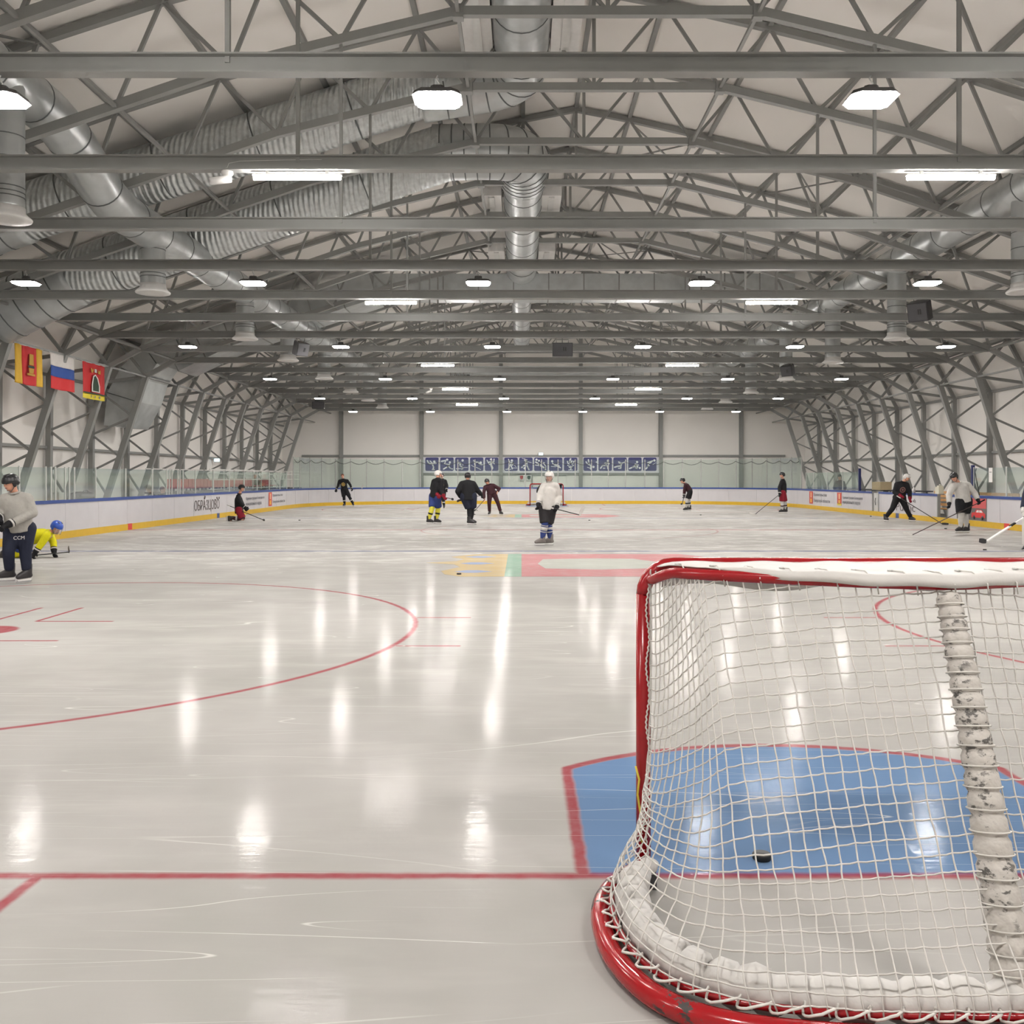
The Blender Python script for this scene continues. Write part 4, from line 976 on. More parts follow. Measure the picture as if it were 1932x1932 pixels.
def goal(label, rot, loc, near):
    g = thing('hockey_goal', label, 'goal', loc, rot, 'hockey goals')
    R = 0.03
    for sx in (-1, 1):
        MB().tube([(sx*.95, 0, 0.02), (sx*.95, 0, 1.135)], R, 14).build('post', red_m, g)
        MB().box((sx*.95-0.035, -0.13, 0.0), (sx*.95+0.035, -0.031, 0.06)).build('foot_block', dkgrey, g)
    arc = lambda sx: [(sx*(.95-.12+.12*math.sin(a)), 0, 1.13+.12*math.cos(a)) for a in [PI/2*k/6 for k in range(7)]]
    MB().tube(list(reversed(arc(-1)))[::1]+arc(1), R, 14).build('crossbar', red_m, g)
    MB().tube([(p.x, p.y, topz(p.x)) for p in Tc], 0.021, 10).build('top_shelf_bar', red_m, g)
    MB().tube([(p.x, p.y, 0.042) for p in Bc], 0.036, 16).build('base_pipe', chip, g)
    MB().tube([(p.x*0.965, p.y*0.955, 0.078) for p in Bc[2:-2]], 0.012, 8).build('lacing_rail', red_m, g)
    # centre support wrapped in scuffed padding
    pp = cr([(0, -.60, 1.205), (0, -.69, 1.0), (0, -.80, .74), (0, -.91, .44), (0, -1.02, .14), (0, -1.06, .06)], 20)
    rs = [0.036+0.022*min(1, i/(len(pp)*0.8))+(0.0035 if i % 4 else -0.004) for i in range(len(pp))]
    pad = MB().tube(pp, rs, 20).build('padded_support', scuff, g)
    for i in range(3, len(pp)-2, 4):
        d = (pp[i+1]-pp[i]).normalized(); s_, u_ = frame(d); r = rs[i]+0.0035
        MB().tube([pp[i]+s_*math.cos(a)*r+u_*math.sin(a)*r+d*0.008*math.sin(a) for a in [2*PI*k/14 for k in range(14)]], 0.0028, 5, closed=True).build('wrap_cord', cordm, pad)
    # lumpy padding inside the base
    pb = [V((p.x*0.90, p.y*0.90-0.0, 0.085+0.01*math.sin(i*1.7))) for i, p in enumerate(Bc)][5:-5]
    MB().tube(pb, [(0.060+0.009*math.sin(i*1.1)*math.sin(i*0.37))*min(1, 0.35+min(i, len(pb)-1-i)*0.06) for i in range(len(pb))], 16).build('base_padding', canvas_m, g)
    # canvas cover over the top shelf
    vs = []; fs = []; nx = 60; ny = 7
    for i in range(nx+1):
        x = lerp(-.90, .90, i/nx); bk = byx(Tc, x)
        for j in range(ny+1):
            v = j/ny; cc = max(0, 1-(abs(x)/.74)**4); y = lerp(-0.036, bk.y+0.022-0.056*cc, min(1, v*1.15))
            z = 1.264+0.003*math.sin(x*23+v*4)-(0.034*cc if j == ny else 0)
            if abs(x) > .86: z -= (abs(x)-.86)*0.4
            vs.append((x, y, z))
    for i in range(nx):
        for j in range(ny): a = i*(ny+1)+j; fs.append((a, a+ny+1, a+ny+2, a+1))
    o = MB().add(vs, fs, True).build('canvas_cover', canvas_m, g); md = o.modifiers.new('t', 'SOLIDIFY'); md.thickness = 0.003
    if near:
        for i in range(15):
            x = -.84+i*.12; bk = byx(Tc, x); r = 0.009
            yy = lerp(-0.02, bk.y-0.012, 0.72)
            MB().tube([(x+r*math.cos(a), yy+r*math.sin(a), 1.269) for a in [2*PI*k/12 for k in range(12)]], 0.0035, 6, closed=True).build('grommet', alu, o)
            MB().tube([(x, yy, 1.270), (x+0.01, lerp(yy, bk.y, 0.6), 1.272), (x+0.02, bk.y-0.032, 1.24), (x+0.03, bk.y-0.02, 1.20)], 0.0028, 5).build('lace', cordm, o)
    # hanging lip behind the crossbar
    vs = []; fs = []
    for i in range(nx+1):
        x = lerp(-.88, .88, i/nx); dz = 0.03*abs(math.sin(x*5.2+0.6))**2
        for j in range(4): vs.append((x, -0.035-0.006*j*math.sin(x*9), 1.215-(j/3)*(0.035+dz)))
    for i in range(nx):
        for j in range(3): a = i*4+j; fs.append((a, a+4, a+5, a+1))
    o = MB().add(vs, fs, True).build('canvas_lip', canvas_m, g); md = o.modifiers.new('t', 'SOLIDIFY'); md.thickness = 0.003
    # net: knotted cords from the top shelf and posts down to the base
    cell = 0.05 if near else 0.10; rc = 0.0028 if near else 0.004
    fine_, LB = sample([tuple(p) for p in Bc], 801)
    wt = [0]
    for a_ in fine_[1:]: wt.append(wt[-1]+(1.0 if abs(a_.x) < .75 and a_.y < -.8 else 0.58))
    n = int(wt[-1]/800*LB/cell*1.0); Bs = []; arc_ = []; jj = 0
    for i in range(n+1):
        t_ = wt[-1]*i/n
        while jj < 799 and wt[jj+1] < t_: jj += 1
        Bs.append(fine_[jj]); arc_.append(min(jj, 800-jj)*LB/800)
    xB0 = .75
    sidx = max(i for i, p in enumerate(Bs[:n//2]) if p.x < -xB0 or i < 3)
    grid = []
    for i, p in enumerate(Bs):
        if abs(p.x) < xB0 and p.y < -0.8: tp = byx(Tc, p.x); mid = 1
        else:
            m_ = min(i, n-i); f = m_/(sidx+1); xx = lerp(-.945, -xB0, f**1.1); tp = byx(Tc, xx)
            if i > n/2: tp = V((-tp.x, tp.y, 0))
            mid = 0
        m_ = arc_[i]                       # distance along the base from the post
        grid.append((p, tp, m_))
    rows = int(1.9/cell); cols = []
    for (p, tp, m_) in grid:
        a = V((tp.x, tp.y, 1.235)); b = V((p.x*0.972, p.y*0.972, 0.075)); L = (b-a).length
        sh = 0.33*math.exp(-(m_/1.25)**2); kn_ = 0.70
        col = []
        for j in range(-12, rows+1):
            w0 = j*cell*1.03/1.28
            w_ = w0+sh if w0+sh < kn_ else lerp(kn_, 1, (w0-(kn_-sh))/(1-(kn_-sh)))
            if w_ < 0 or w_ > 1.0: col.append(None); continue
            q = a.lerp(b, w_)
            bulge = 0.075*math.sin(PI*min(1, w_))**0.8*(1-0.75*math.exp(-(m_/0.5)**2))
            q.y += bulge*(0.6+0.4*math.sin(p.x*3)); q.x *= 1-0.03*math.sin(PI*w_)
            q.x = lerp(q.x, tp.x+(b.x-tp.x)*min(1, max(0, w_))**3.6, min(1, max(0, (abs(b.x)-.62)/.25)))
            # slack cords sag outward over the base padding
            if w_ > 0.86: q += V((q.x*0.03, q.y*0.05, 0))*math.sin(PI*(w_-0.86)/0.14)
            q += V((random.uniform(-1, 1), random.uniform(-1, 1), random.uniform(-1, 1)))*0.003
            col.append(q)
        cols.append((col, a, b))
    mbn = MB(); ns = 5 if near else 3
    for col, a, b in cols:
        pts = [q for q in col if q is not None]
        if len(pts) > 1:
            if near:
                fine = []
                for q0, q1 in zip(pts[:-1], pts[1:]):
                    fine += [q0, q0.lerp(q1, 0.5)+V((random.uniform(-1, 1)*0.0015, 0.001, 0))]
                pts = fine+[pts[-1]]
            mbn.tube([a]+pts+[b], rc, ns, caps=False)
    R_ = len(cols[0][0])
    for j in range(R_):
        run = []
        for i in range(len(cols)):
            q = cols[i][0][j]
            if q is None:
                if len(run) > 1: mbn.tube(run, rc, ns, caps=False)
                run = []
            else:
                if run and near: run.append(run[-1].lerp(q, 0.5)+V((0, 0, -0.0025)))
                run.append(q)
        if len(run) > 1: mbn.tube(run, rc, ns, caps=False)
    mbn.build('net', netm, g)
    if near:
        # lacing looped round the base pipe and up the posts
        seg = [V((p.x, p.y, 0.058)) for p in Bc]; pts, L = sample([tuple(p) for p in seg], 520)
        hp = []
        for i, p in enumerate(pts[12:-12]):
            k = i+12; d = (pts[k+1]-pts[k-1]).normalized(); s_ = d.cross(V((0, 0, 1))); ph = i/11.5*2*PI
            ins = V((p.x*0.965, p.y*0.955, 0.085)); f = 0.5+0.5*math.cos(ph)
            q = ins.lerp(p+V((0, 0, 0.040)), f)+V((0, 0, 0.012*math.sin(ph)))+d*0.02*math.sin(ph)
            if f < 0.2: q.z += 0.012
            hp.append(q+V((random.uniform(-1, 1), random.uniform(-1, 1), random.uniform(-1, 1)))*0.0015)
        MB().tube(hp, 0.0042, 6).build('base_lacing', cordm, g)
        for sx in (-1, 1):
            hp = []
            for i in range(260):
                z = 0.06+i/260*1.14; ph = i/9*2*PI*0.5
                hp.append(V((sx*(.95-0.012)+0.006*math.cos(ph*0.35)+0.002*math.sin(i*1.3), -0.034-0.003*abs(math.sin(ph)), z)))
            MB().tube(hp, 0.0034, 6).build('post_lacing', cordm, g)
        MB().tube([(-.985, -.03, .45), (-.972, -.04, .40), (-.978, -.036, .34), (-.968, -.045, .27), (-.972, -.04, .2), (-.96, -.04, .15)], 0.004, 6).build('yellow_cord', mat('cord_yellow', srgb(205, 185, 60), 0.6), g)
    return g
goal('red hockey goal seen from behind with white net, scuffed centre padding and chipped base pipe', 0, (0, 0, 0), True)
goal('distant red hockey goal in front of the far end boards', PI, (0, GL, 0), False)

# ---------------------------------------------------------------- pucks
pk = MB().lathe((0, 0, 0), (0, 0, 1), [(0.036, 0.001), (0.0385, 0.004), (0.0385, 0.022), (0.036, 0.0255)], 24).mesh('puck', mat('puck_rubber', (0.012, 0.012, 0.012), 0.55))
for px, py, lb in ((1437, 1621, 'black puck lying in the blue crease behind the net'), (866, 1084, 'black puck on the yellow part of the ice emblem'), (565, 982, 'tiny black puck far out before the boards right of the kneeling skater'),
                   (1322, 972, 'tiny puck beside the crouching skater at the far end'), (1112, 982, 'puck just beyond the stick blade of the white-jersey skater'), (1643, 974.5, 'puck near the right boards behind the skater in black'),
                   (1784, 998, 'puck between the two skaters near the right boards'), (1858, 1038, 'puck in front of the goalkeeper at the right edge'), (900, 963, 'puck right of the big skater seen from behind'), (895.5, 971, 'puck at the feet of the big skater seen from behind')):
    d = CZ*F/(py-VY); p = at(px, py, d); o = link('hockey_puck', pk, None, (p.x, p.y, 0)); tag(o, lb, 'puck', 'pucks on the ice')

# ---------------------------------------------------------------- people
skin_m = mat('skin', srgb(205, 150, 125), 0.5, 0, 12, 0.1)
def fab(nm, col, r=0.8): return mat(nm, col, r, 0, 14, 0.18, 0.5, 28, spec=0.25)
F_blk = fab('fabric_black', (0.013, 0.013, 0.015)); F_nvy = fab('fabric_navy', srgb(36, 40, 56)); F_wht = fab('fabric_white', (0.54, 0.52, 0.49)); F_gry = fab('fabric_grey', (0.36, 0.345, 0.315))
F_yel = fab('fabric_yellow', srgb(205, 198, 26)); F_mar = fab('fabric_maroon', srgb(60, 34, 40)); F_blu = fab('fabric_blue', srgb(52, 66, 120)); F_red = fab('fabric_red', srgb(132, 30, 44)); F_sy = fab('sock_yellow', srgb(225, 215, 80)); F_dk = fab('fabric_charcoal', srgb(48, 46, 48))
H_blk = mat('helmet_black', (0.02, 0.02, 0.022), 0.25); H_wht = mat('helmet_white', (0.62, 0.60, 0.57), 0.3); H_blu = mat('helmet_blue', srgb(40, 78, 170), 0.3)
hair_m = mat('hair_brown', srgb(110, 62, 40), 0.7); steel_b = mat('blade_steel', (0.6, 0.6, 0.62), 0.25, 0.9); skate_b = mat('skate_leather', (0.03, 0.028, 0.03), 0.4); skate_g = mat('skate_grey', (0.17, 0.15, 0.14), 0.5)
gold = fab('crest_gold', srgb(190, 160, 90)); pink_m = fab('print_pink', srgb(190, 120, 110))
def hand(mb, wr, dirn, curl, r=1.0, side=None):
    """palm, four bent fingers and a thumb from wrist wr along dirn, curling towards curl"""
    d = dirn.normalized(); c = (curl-d*curl.dot(d)); c = c.normalized() if c.length > 1e-4 else frame(d)[0]; s_ = d.cross(c)
    pc = wr+d*0.05
    mb.cap(wr, wr+d*0.085, 0.028*r, 0.034*r, side=s_, flat=0.55)
    for k, (o_, L) in enumerate(((-.030, .030), (-.010, .036), (.010, .033), (.029, .026))):
        a = wr+d*0.088+s_*o_*r; b = a+d*L+c*0.006; e = b+(d*0.35+c)*L*0.9; f = e+(c-d*0.5)*L*0.6
        mb.cap(a-d*0.01, b, 0.0095*r, 0.009*r, n=8); mb.cap(b, e, 0.009*r, 0.0085*r, n=8); mb.cap(e, f, 0.0085*r, 0.0075*r, n=8)
    a = wr+d*0.03+s_*(-0.026)*r; b = a+(d*0.5-s_*0.8+c*0.4)*0.038; e = b+(d*0.7+c*0.7)*0.028
    mb.cap(a, b, 0.0115*r, 0.0105*r, n=8); mb.cap(b, e, 0.0105*r, 0.009*r, n=8)
def person(label, d, J, face, jersey, legs='shorts', pants=None, sock=None, band=None, helmet=None, glove=None, skate=None, cage=False, toes=None, crest=None, bulk=1.0, hair=False, grp='skaters on the ice', seatd=False, hem=0.0, stripes=None, skates=True):
    """J: joint -> (px, py, depth offset)"""
    P = {k: at(v[0], v[1], d+(v[2] if len(v) > 2 else 0)) for k, v in J.items()}
    root = V((P['pel'].x, P['pel'].y, 0))
    t = thing('person', label, 'person', root, 0, grp)
    P = {k: v-root for k, v in P.items()}
    f = V((face[0], face[1], face[2] if len(face) > 2 else 0)).normalized()
    hd = P['head']; sh = (P['shl']+P['shr'])/2; pel = P['pel']
    up = (hd-sh); up = up.normalized() if up.length > 0.05 else V((0, 0, 1))
    up = (up*0.5+V((0, 0, 1))*0.5).normalized()
    f = (f-up*f.dot(up)*0.6).normalized(); sd = f.cross(up).normalized(); up2 = sd.cross(f).normalized(); B = (sd, f, up2)
    sv = (P['shr']-P['shl']); sv = sv.normalized() if sv.length > 0.08 else V((1, 0, 0))
    lh, rh = P.get('hil', pel+sv*-0.09*bulk), P.get('hir', pel+sv*0.09*bulk)
    # body, one surface
    b = MB()
    b.ell(hd, 0.076, 0.096, 0.112, B); b.ell(hd+f*0.03-up2*0.065, 0.052, 0.060, 0.058, B)          # skull, jaw
    b.cap(hd+f*0.088+up2*0.012, hd+f*0.106-up2*0.022, 0.010, 0.015, n=8)                              # nose
    b.cap(hd+f*0.084+up2*0.03-sd*0.03, hd+f*0.084+up2*0.03+sd*0.03, 0.011, 0.011, n=8)                # brow
    for s_ in (-1, 1): b.ell(hd+sd*s_*0.078-up2*0.01, 0.012, 0.022, 0.032, B, 8, 6)
    b.cap(hd-up2*0.07-f*0.015, sh+V((0, 0, 0.0)), 0.052, 0.06)
    chest = sh.lerp(pel, 0.30)
    b.cap(sh-V((0, 0, 0.05)), chest, 0.08, 0.13, side=sv, flat=0.72); b.cap(chest, pel, 0.145, 0.135, side=sv, flat=0.75)
    b.cap(lh, rh, 0.10, 0.10)
    for s_ in ('l', 'r'):
        S_, E_, W_ = P['sh'+s_], P['el'+s_], P['ha'+s_]
        wr = E_.lerp(W_, 0.80) if (W_-E_).length > 0.2 else W_
        S_ = S_.lerp(sh, 0.10)-V((0, 0, 0.045)); b.cap(sh-V((0, 0, 0.05)), S_, 0.06, 0.05); b.cap(S_, E_, 0.048, 0.040); b.cap(E_, wr, 0.041, 0.028)
        hand(b, wr, W_-E_, P.get('curl'+s_, f*0.3+V((0, 0, -0.2))))
        K_, A_ = P['kn'+s_], P['an'+s_]; hp = lh if s_ == 'l' else rh
        b.cap(hp, K_, 0.088, 0.058); b.cap(K_, A_, 0.055, 0.038)
        td = (toes or {}).get(s_, (face[0], face[1])); td = V((td[0], td[1], td[2] if len(td) > 2 else 0)).normalized()
        b.cap(A_-td*0.03-V((0, 0, 0.045)), A_+td*0.15-V((0, 0, 0.06)), 0.036, 0.030)
    remesh(b.build('body', skin_m, t), 0.017, 2)
    e = MB()
    for s_ in (-1, 1): e.ell(hd+f*0.092+sd*s_*0.030+up2*0.008, 0.012, 0.006, 0.007, B, 8, 5)
    e.build('eyes', dkgrey, t)
    MB().cap(hd+f*0.090-up2*0.058-sd*0.02, hd+f*0.090-up2*0.058+sd*0.02, 0.006, 0.006, n=8).build('mouth', mat('lips', srgb(150, 80, 75), 0.5), t)
    # jersey
    j = MB(); q = 1.0*bulk
    hemp = pel-(chest-pel).normalized()*hem*-1 if False else pel+(pel-chest).normalized()*hem
    j.cap(sh-(sh-pel)*0.08, chest, 0.12*q, 0.175*q, side=sv, flat=0.78); j.cap(chest, hemp, 0.175*q, 0.185*q, side=sv, flat=0.82, eb=False)
    for s_ in ('l', 'r'):
        S_, E_, W_ = P['sh'+s_], P['el'+s_], P['ha'+s_]
        wr = E_.lerp(W_, 0.76) if (W_-E_).length > 0.2 else W_
        S2 = S_.lerp(sh, 0.10)-V((0, 0, 0.035)); j.cap(sh, S2, 0.085*q, 0.08*q); j.cap(S2, E_, 0.082*q, 0.070*q); j.cap(E_, wr, 0.070*q, 0.058*q, eb=False)
    remesh(j.build('jersey', jersey, t), 0.022, 3)
    MB().tube([sh+(hd-sh)*0.30+sd*0.075*math.cos(a)+f*0.07*math.sin(a) for a in [2*PI*k/14 for k in range(14)]], 0.018, 6, closed=True).build('collar', jersey, t)
    # trousers or shorts
    pm_ = pants or F_blk
    s2 = MB(); s2.cap(lh+V((0, 0, 0.04)), rh+V((0, 0, 0.04)), 0.128*q, 0.128*q)
    for s_ in ('l', 'r'):
        K_, A_ = P['kn'+s_], P['an'+s_]; hp = lh if s_ == 'l' else rh
        if legs == 'shorts': s2.cap(hp, hp.lerp(K_, 0.90), 0.128*q, 0.112*q, eb=False)
        else:
            s2.cap(hp, K_, 0.12*q, 0.083*q); s2.cap(K_, K_.lerp(A_, 0.90), 0.083*q, 0.066*q, eb=False)
    remesh(s2.build('shorts' if legs == 'shorts' else 'trousers', pm_, t), 0.022, 3)
    for si, s_ in enumerate(('l', 'r')):
        K_, A_ = P['kn'+s_], P['an'+s_]
        if legs == 'shorts':
            so = MB().cap(K_+(P['pel']-K_)*0.12, K_.lerp(A_, 0.45), 0.085, 0.078).cap(K_.lerp(A_, 0.45), A_, 0.078, 0.045).build('sock', sock or F_blk, t)
            for (u0, u1, mt_) in (stripes or ([] if band is None else [(0.38, 0.52, band)])):
                MB().cap(K_.lerp(A_, u0), K_.lerp(A_, u1), 0.087-0.012*u0, 0.085-0.016*u1, ea=False, eb=False).build('sock_stripe', mt_, so)
        td = (toes or {}).get(s_, (face[0], face[1])); td = V((td[0], td[1], td[2] if len(td) > 2 else 0)).normalized()
        if skates:
            dn = V((0, 0, -1))
            if abs(td.z) > 0.5: dn = V((P['kn'+s_]-A_).x, ) if False else (A_-K_).normalized()*1.0
            sk = skate or skate_b
            if abs(td.z) > 0.5:   # kneeling: sole faces backwards
                dn = (A_-K_); dn.z = 0; dn.normalize()
            m_ = MB().cap(A_-dn*0.13-td*0.015, A_+dn*0.02-td*0.02, 0.066, 0.056, ea=False).cap(A_-dn*0.01+td*0.01, A_+dn*0.035+td*0.12, 0.05, 0.04).cap(A_+dn*0.045-td*0.05, A_+dn*0.055+td*0.15, 0.042, 0.038)
            bo = remesh(m_.build('skate', sk, t), 0.014, 2)
            hz = A_+dn*0.095; w_ = td.cross(dn).normalized()*0.012
            def slab(a0, a1, z0, z1, th): 
                c = [hz+td*a0+dn*z0, hz+td*a1+dn*z0, hz+td*(a1-0.01)+dn*z1, hz+td*(a0+0.01)+dn*z1]; ww = w_.normalized()*th
                return MB().poly([x_-ww/2 for x_ in c], w_.normalized(), th)
            slab(-0.07, 0.17, 0.0, 0.025, 0.03).build('blade_holder', white_pl, bo)
            slab(-0.08, 0.19, 0.026, 0.05, 0.006).build('blade', steel_b, bo)
        if glove is not None:
            E_, W_ = P['el'+s_], P['ha'+s_]; wr = E_.lerp(W_, 0.80) if (W_-E_).length > 0.2 else W_
            dr = (W_-E_).normalized(); g_ = MB(); g_.cap(wr-dr*0.08, wr+dr*0.02, 0.066, 0.054, ea=False)
            hand(g_, wr, dr, P.get('curl'+s_, f*0.3+V((0, 0, -0.2))), 1.75)
            gl = remesh(g_.build('glove', glove, t), 0.011, 2)
            MB().cap(wr-dr*0.055, wr-dr*0.03, 0.069, 0.067, ea=False, eb=False).build('cuff_band', F_wht if glove is F_blk else glove, gl)
    if helmet is not None:
        h_ = MB().ell(hd+up2*0.028-f*0.006, 0.108, 0.132, 0.112, B, 18, 9, lo=-8, hi=90).ell(hd-f*0.045+up2*0.0, 0.100, 0.088, 0.085, B, 16, 8, lo=-40, hi=60)
        for s_ in (-1, 1): h_.ell(hd+sd*s_*0.088-up2*0.02, 0.016, 0.035, 0.045, B, 10, 6)
        h_ = remesh(h_.build('helmet', helmet, t), 0.010, 2)
        for s_ in (-0.035, 0.035): MB().ell(hd+up2*0.125+sd*s_+f*0.02, 0.012, 0.05, 0.012, B, 8, 6).build('helmet_vent', dkgrey, h_)
        MB().tube([hd+sd*0.085-up2*0.04, hd+sd*0.05+f*0.05-up2*0.115, hd-sd*0.05+f*0.05-up2*0.115, hd-sd*0.085-up2*0.04], 0.006, 6).build('chin_strap', dkgrey, t)
        if cage:
            cg = MB()
            for k in range(6):
                z = 0.02-k*0.025; r = 0.125-0.004*k*k*0.4
                cg.tube([hd+up2*z+sd*math.sin(a)*0.088+f*(0.04+math.cos(a)*(r-0.035)) for a in [(-80+20*i)*PI/180 for i in range(9)]], 0.003, 5)
            for a in (-50, -20, 20, 50):
                a = math.radians(a); cg.tube([hd+up2*z+sd*math.sin(a)*0.088+f*(0.04+math.cos(a)*0.09) for z in (0.02, -0.04, -0.105)], 0.003, 5)
            cg.build('face_cage', steel_b, t)
    elif hair:
        remesh(MB().ell(hd+up2*0.025-f*0.014, 0.088, 0.105, 0.098, B, 16, 8, lo=-12, hi=90).ell(hd-f*0.05-up2*0.0, 0.078, 0.06, 0.08, B).build('hair', hair_m, t), 0.010, 2)
    if crest is not None:
        cm_, cz, off = crest; up3 = (sh-pel).normalized(); sv2 = sv; nr = sv2.cross(up3).normalized()
        if nr.dot(f) < 0: nr = -nr
        c = sh.lerp(pel, 0.42)+nr*0.155*q*off; ring = MB()
        ring.tube([c+sv2*0.085*math.cos(a)+up3*0.085*math.sin(a) for a in [2*PI*k/16 for k in range(16)]], 0.018, 6, closed=True)
        ring.ell(c, 0.045, 0.045, 0.012, (sv2, up3, nr), 10, 6)
        ring.build('crest', cm_, t)
    return t, root, P
def stick(label, a, b, c, shaft=None, blade=None, w=0.028, bw=0.075, goalie=False):
    """a top of shaft, b heel, c toe of the blade; (px, py, depth)"""
    a, b, c = at(*a), at(*b), at(*c)
    for q in (b, c): q.z = max(q.z, 0.03)
    t = thing('hockey_stick', label, 'stick', b, 0, 'hockey sticks'); a = a-b; c = c-b; o = V((0, 0, 0))
    MB().bar(a, o, w, w*0.7).build('shaft', shaft or black_pl, t)
    MB().bar(a, a.lerp(o, 0.09), w*1.25, w).build('grip_tape', F_wht if shaft is None else F_blk, t)
    d = (c-o).normalized(); u = V((0, 0, 1)); u = (u-d*u.dot(d)); u = u.normalized() if u.length > 0.2 else frame(d)[1]
    n = d.cross(u); pts = []
    for k in range(7):
        s_ = k/6; p = o.lerp(c, s_)+n*0.03*math.sin(s_*PI*0.5)*s_
        pts.append((p, bw*(0.75+0.25*math.sin(s_*PI))/2))
    vs = []
    for p, h_ in pts: vs += [p+u*h_-n*.004, p+u*h_+n*.004, p-u*h_+n*.004, p-u*h_-n*.004]
    fs = [(i*4+k, i*4+(k+1) % 4, (i+1)*4+(k+1) % 4, (i+1)*4+k) for i in range(6) for k in range(4)]+[(3, 2, 1, 0), (24, 25, 26, 27)]
    MB().add(vs, fs, False).build('blade', blade or black_pl, t)
    if goalie:
        MB().bar(a.lerp(o, 0.42), o, w*2.6, w*0.8).build('paddle', white_pl, t)
        MB().bar(a.lerp(o, 0.30), a.lerp(o, 0.44), w*2.0, w).build('tape_wrap', F_blk, t)
    return t

# white-jersey skater in the middle
person('person standing mid ice in white jersey, white caged helmet and blue striped socks', 21.75,
  dict(head=(1036.5, 899.5), shl=(1024.5, 914, 0.05), shr=(1050.5, 914, -0.02), ell=(1017.5, 934, 0), elr=(1055.5, 938, 0.05), hal=(1015.5, 957, -0.25), har=(1049, 962, -0.3),
       pel=(1033, 962), knl=(1027.5, 990, -0.05), knr=(1035.5, 990, 0.08), anl=(1023, 1018, -0.02), anr=(1038, 1017.5, 0.12)),
  (-0.45, -1), F_wht, 'shorts', F_dk, F_blu, stripes=[(0.02, 0.08, F_wht), (0.14, 0.38, F_wht), (0.18, 0.21, F_blk), (0.44, 0.50, F_wht)], helmet=H_wht, glove=F_blk, skate=skate_g, cage=True,
  toes={'l': (-1, -.15), 'r': (-1, -.1)}, bulk=1.0)
stick('black hockey stick with pale blade held out low by the white-jersey skater', (1040, 958, 21.4), (1093, 971.5, 21.3), (1101.5, 955, 21.3), None, F_wht)
# near skater at the left edge
PREV = person('person at the left edge in light grey jacket, dark trousers and black helmet looking down', 14.1,
  dict(head=(20, 911, -0.12), shl=(4, 938, -0.1), shr=(54, 936, 0.05), ell=(-12, 966, -0.1), elr=(62, 968, 0.0), hal=(0, 981, -0.35), har=(4, 995, -0.4),
       pel=(37, 1003, 0.05), knl=(16, 1040, -0.1), knr=(48, 1042, 0.05), anl=(18, 1079, 0), anr=(51, 1080, 0.05)),
  (-0.55, -1, -0.5), F_gry, 'trousers', F_nvy, helmet=H_blk, glove=F_blk, toes={'l': (-1, -.45), 'r': (-.45, -1)}, bulk=1.08)
_t, _r, _P = PREV
p = at(36, 1018, 13.98)-_r
text_mesh('trouser_print', 'CCM', 0.075, white_pl, _t, (p.x-0.06, p.y-0.05, p.z), (1, 0.1, 0.04), (0, 0, 1), (0.1, -1, 0))
# yellow skater on hands and knees
person('person in yellow jersey and blue helmet on hands and knees on the ice', 18.75,
  dict(head=(107, 995, -0.1), shl=(88, 1007, -0.25), shr=(94, 1006, 0.15), ell=(78, 1026, -0.3), elr=(101, 1024, 0.1), hal=(65, 1044, -0.35), har=(102, 1043, 0.0),
       pel=(45, 1018, 0.0), knl=(40, 1046, -0.15), knr=(52, 1046, 0.15), anl=(8, 1046, -0.1), anr=(18, 1046, 0.2), hil=(44, 1019, -0.12), hir=(46, 1019, 0.12)),
  (1, -0.5, -0.7), F_yel, 'shorts', F_blu, F_yel, helmet=H_blu, glove=F_blk, toes={'l': (-.3, 0, -1), 'r': (-.3, 0, -1)}, cage=True)
stick('black hockey stick under the hands of the kneeling yellow skater', (52, 1049, 18.5), (131, 1041.5, 18.8), (126, 1032, 18.9))
# kneeling skater by the left boards
person('person kneeling upright in black jersey, red shorts and black helmet before the left boards', 34.6,
  dict(head=(456, 921), shl=(449, 936, -0.2), shr=(451, 936, 0.2), ell=(453, 948, -0.28), elr=(456, 948, 0.25), hal=(465.5, 960, -0.3), har=(463, 961, 0.1),
       pel=(451, 963), knl=(457, 979, -0.1), knr=(459, 979, 0.12), anl=(434, 977.5, -0.1), anr=(436, 977.5, 0.15), hil=(450.5, 963, -0.1), hir=(451, 963, 0.1)),
  (1, -0.25), F_blk, 'shorts', F_red, F_mar, band=F_wht, helmet=H_blk, glove=F_blk, toes={'l': (0.1, 0, -1), 'r': (0.1, 0, -1)}, hem=0.12, bulk=1.05)
stick('long black hockey stick lying slanted behind the kneeling skater', (428.5, 952.5, 34.7), (496, 980.8, 34.2), (501, 981.3, 34.1))
# far skater with the round crest
person('person without helmet in black jersey with round gold crest standing at the far boards', 51.8,
  dict(head=(646.3, 898), shl=(639.5, 906), shr=(656, 905.5), ell=(638, 916, 0), elr=(661, 915, 0), hal=(633.5, 926.5, -0.2), har=(664, 924.5, -0.2),
       pel=(650, 925), knl=(648.8, 938.5, -0.1), knr=(659.5, 937.5, -0.1), anl=(650, 951), anr=(666, 950.5)),
  (0.1, -1), F_blk, 'shorts', F_blk, F_blk, band=F_wht, hair=True, glove=F_blk, skate=skate_b, crest=(gold, 0, 1.05), toes={'l': (-.3, -1), 'r': (.5, -1)})
stick('hockey stick held sideways by the far skater without helmet', (662, 923.5, 51.4), (682.5, 921.5, 51.4), (685.3, 914.5, 51.4), None, F_wht)
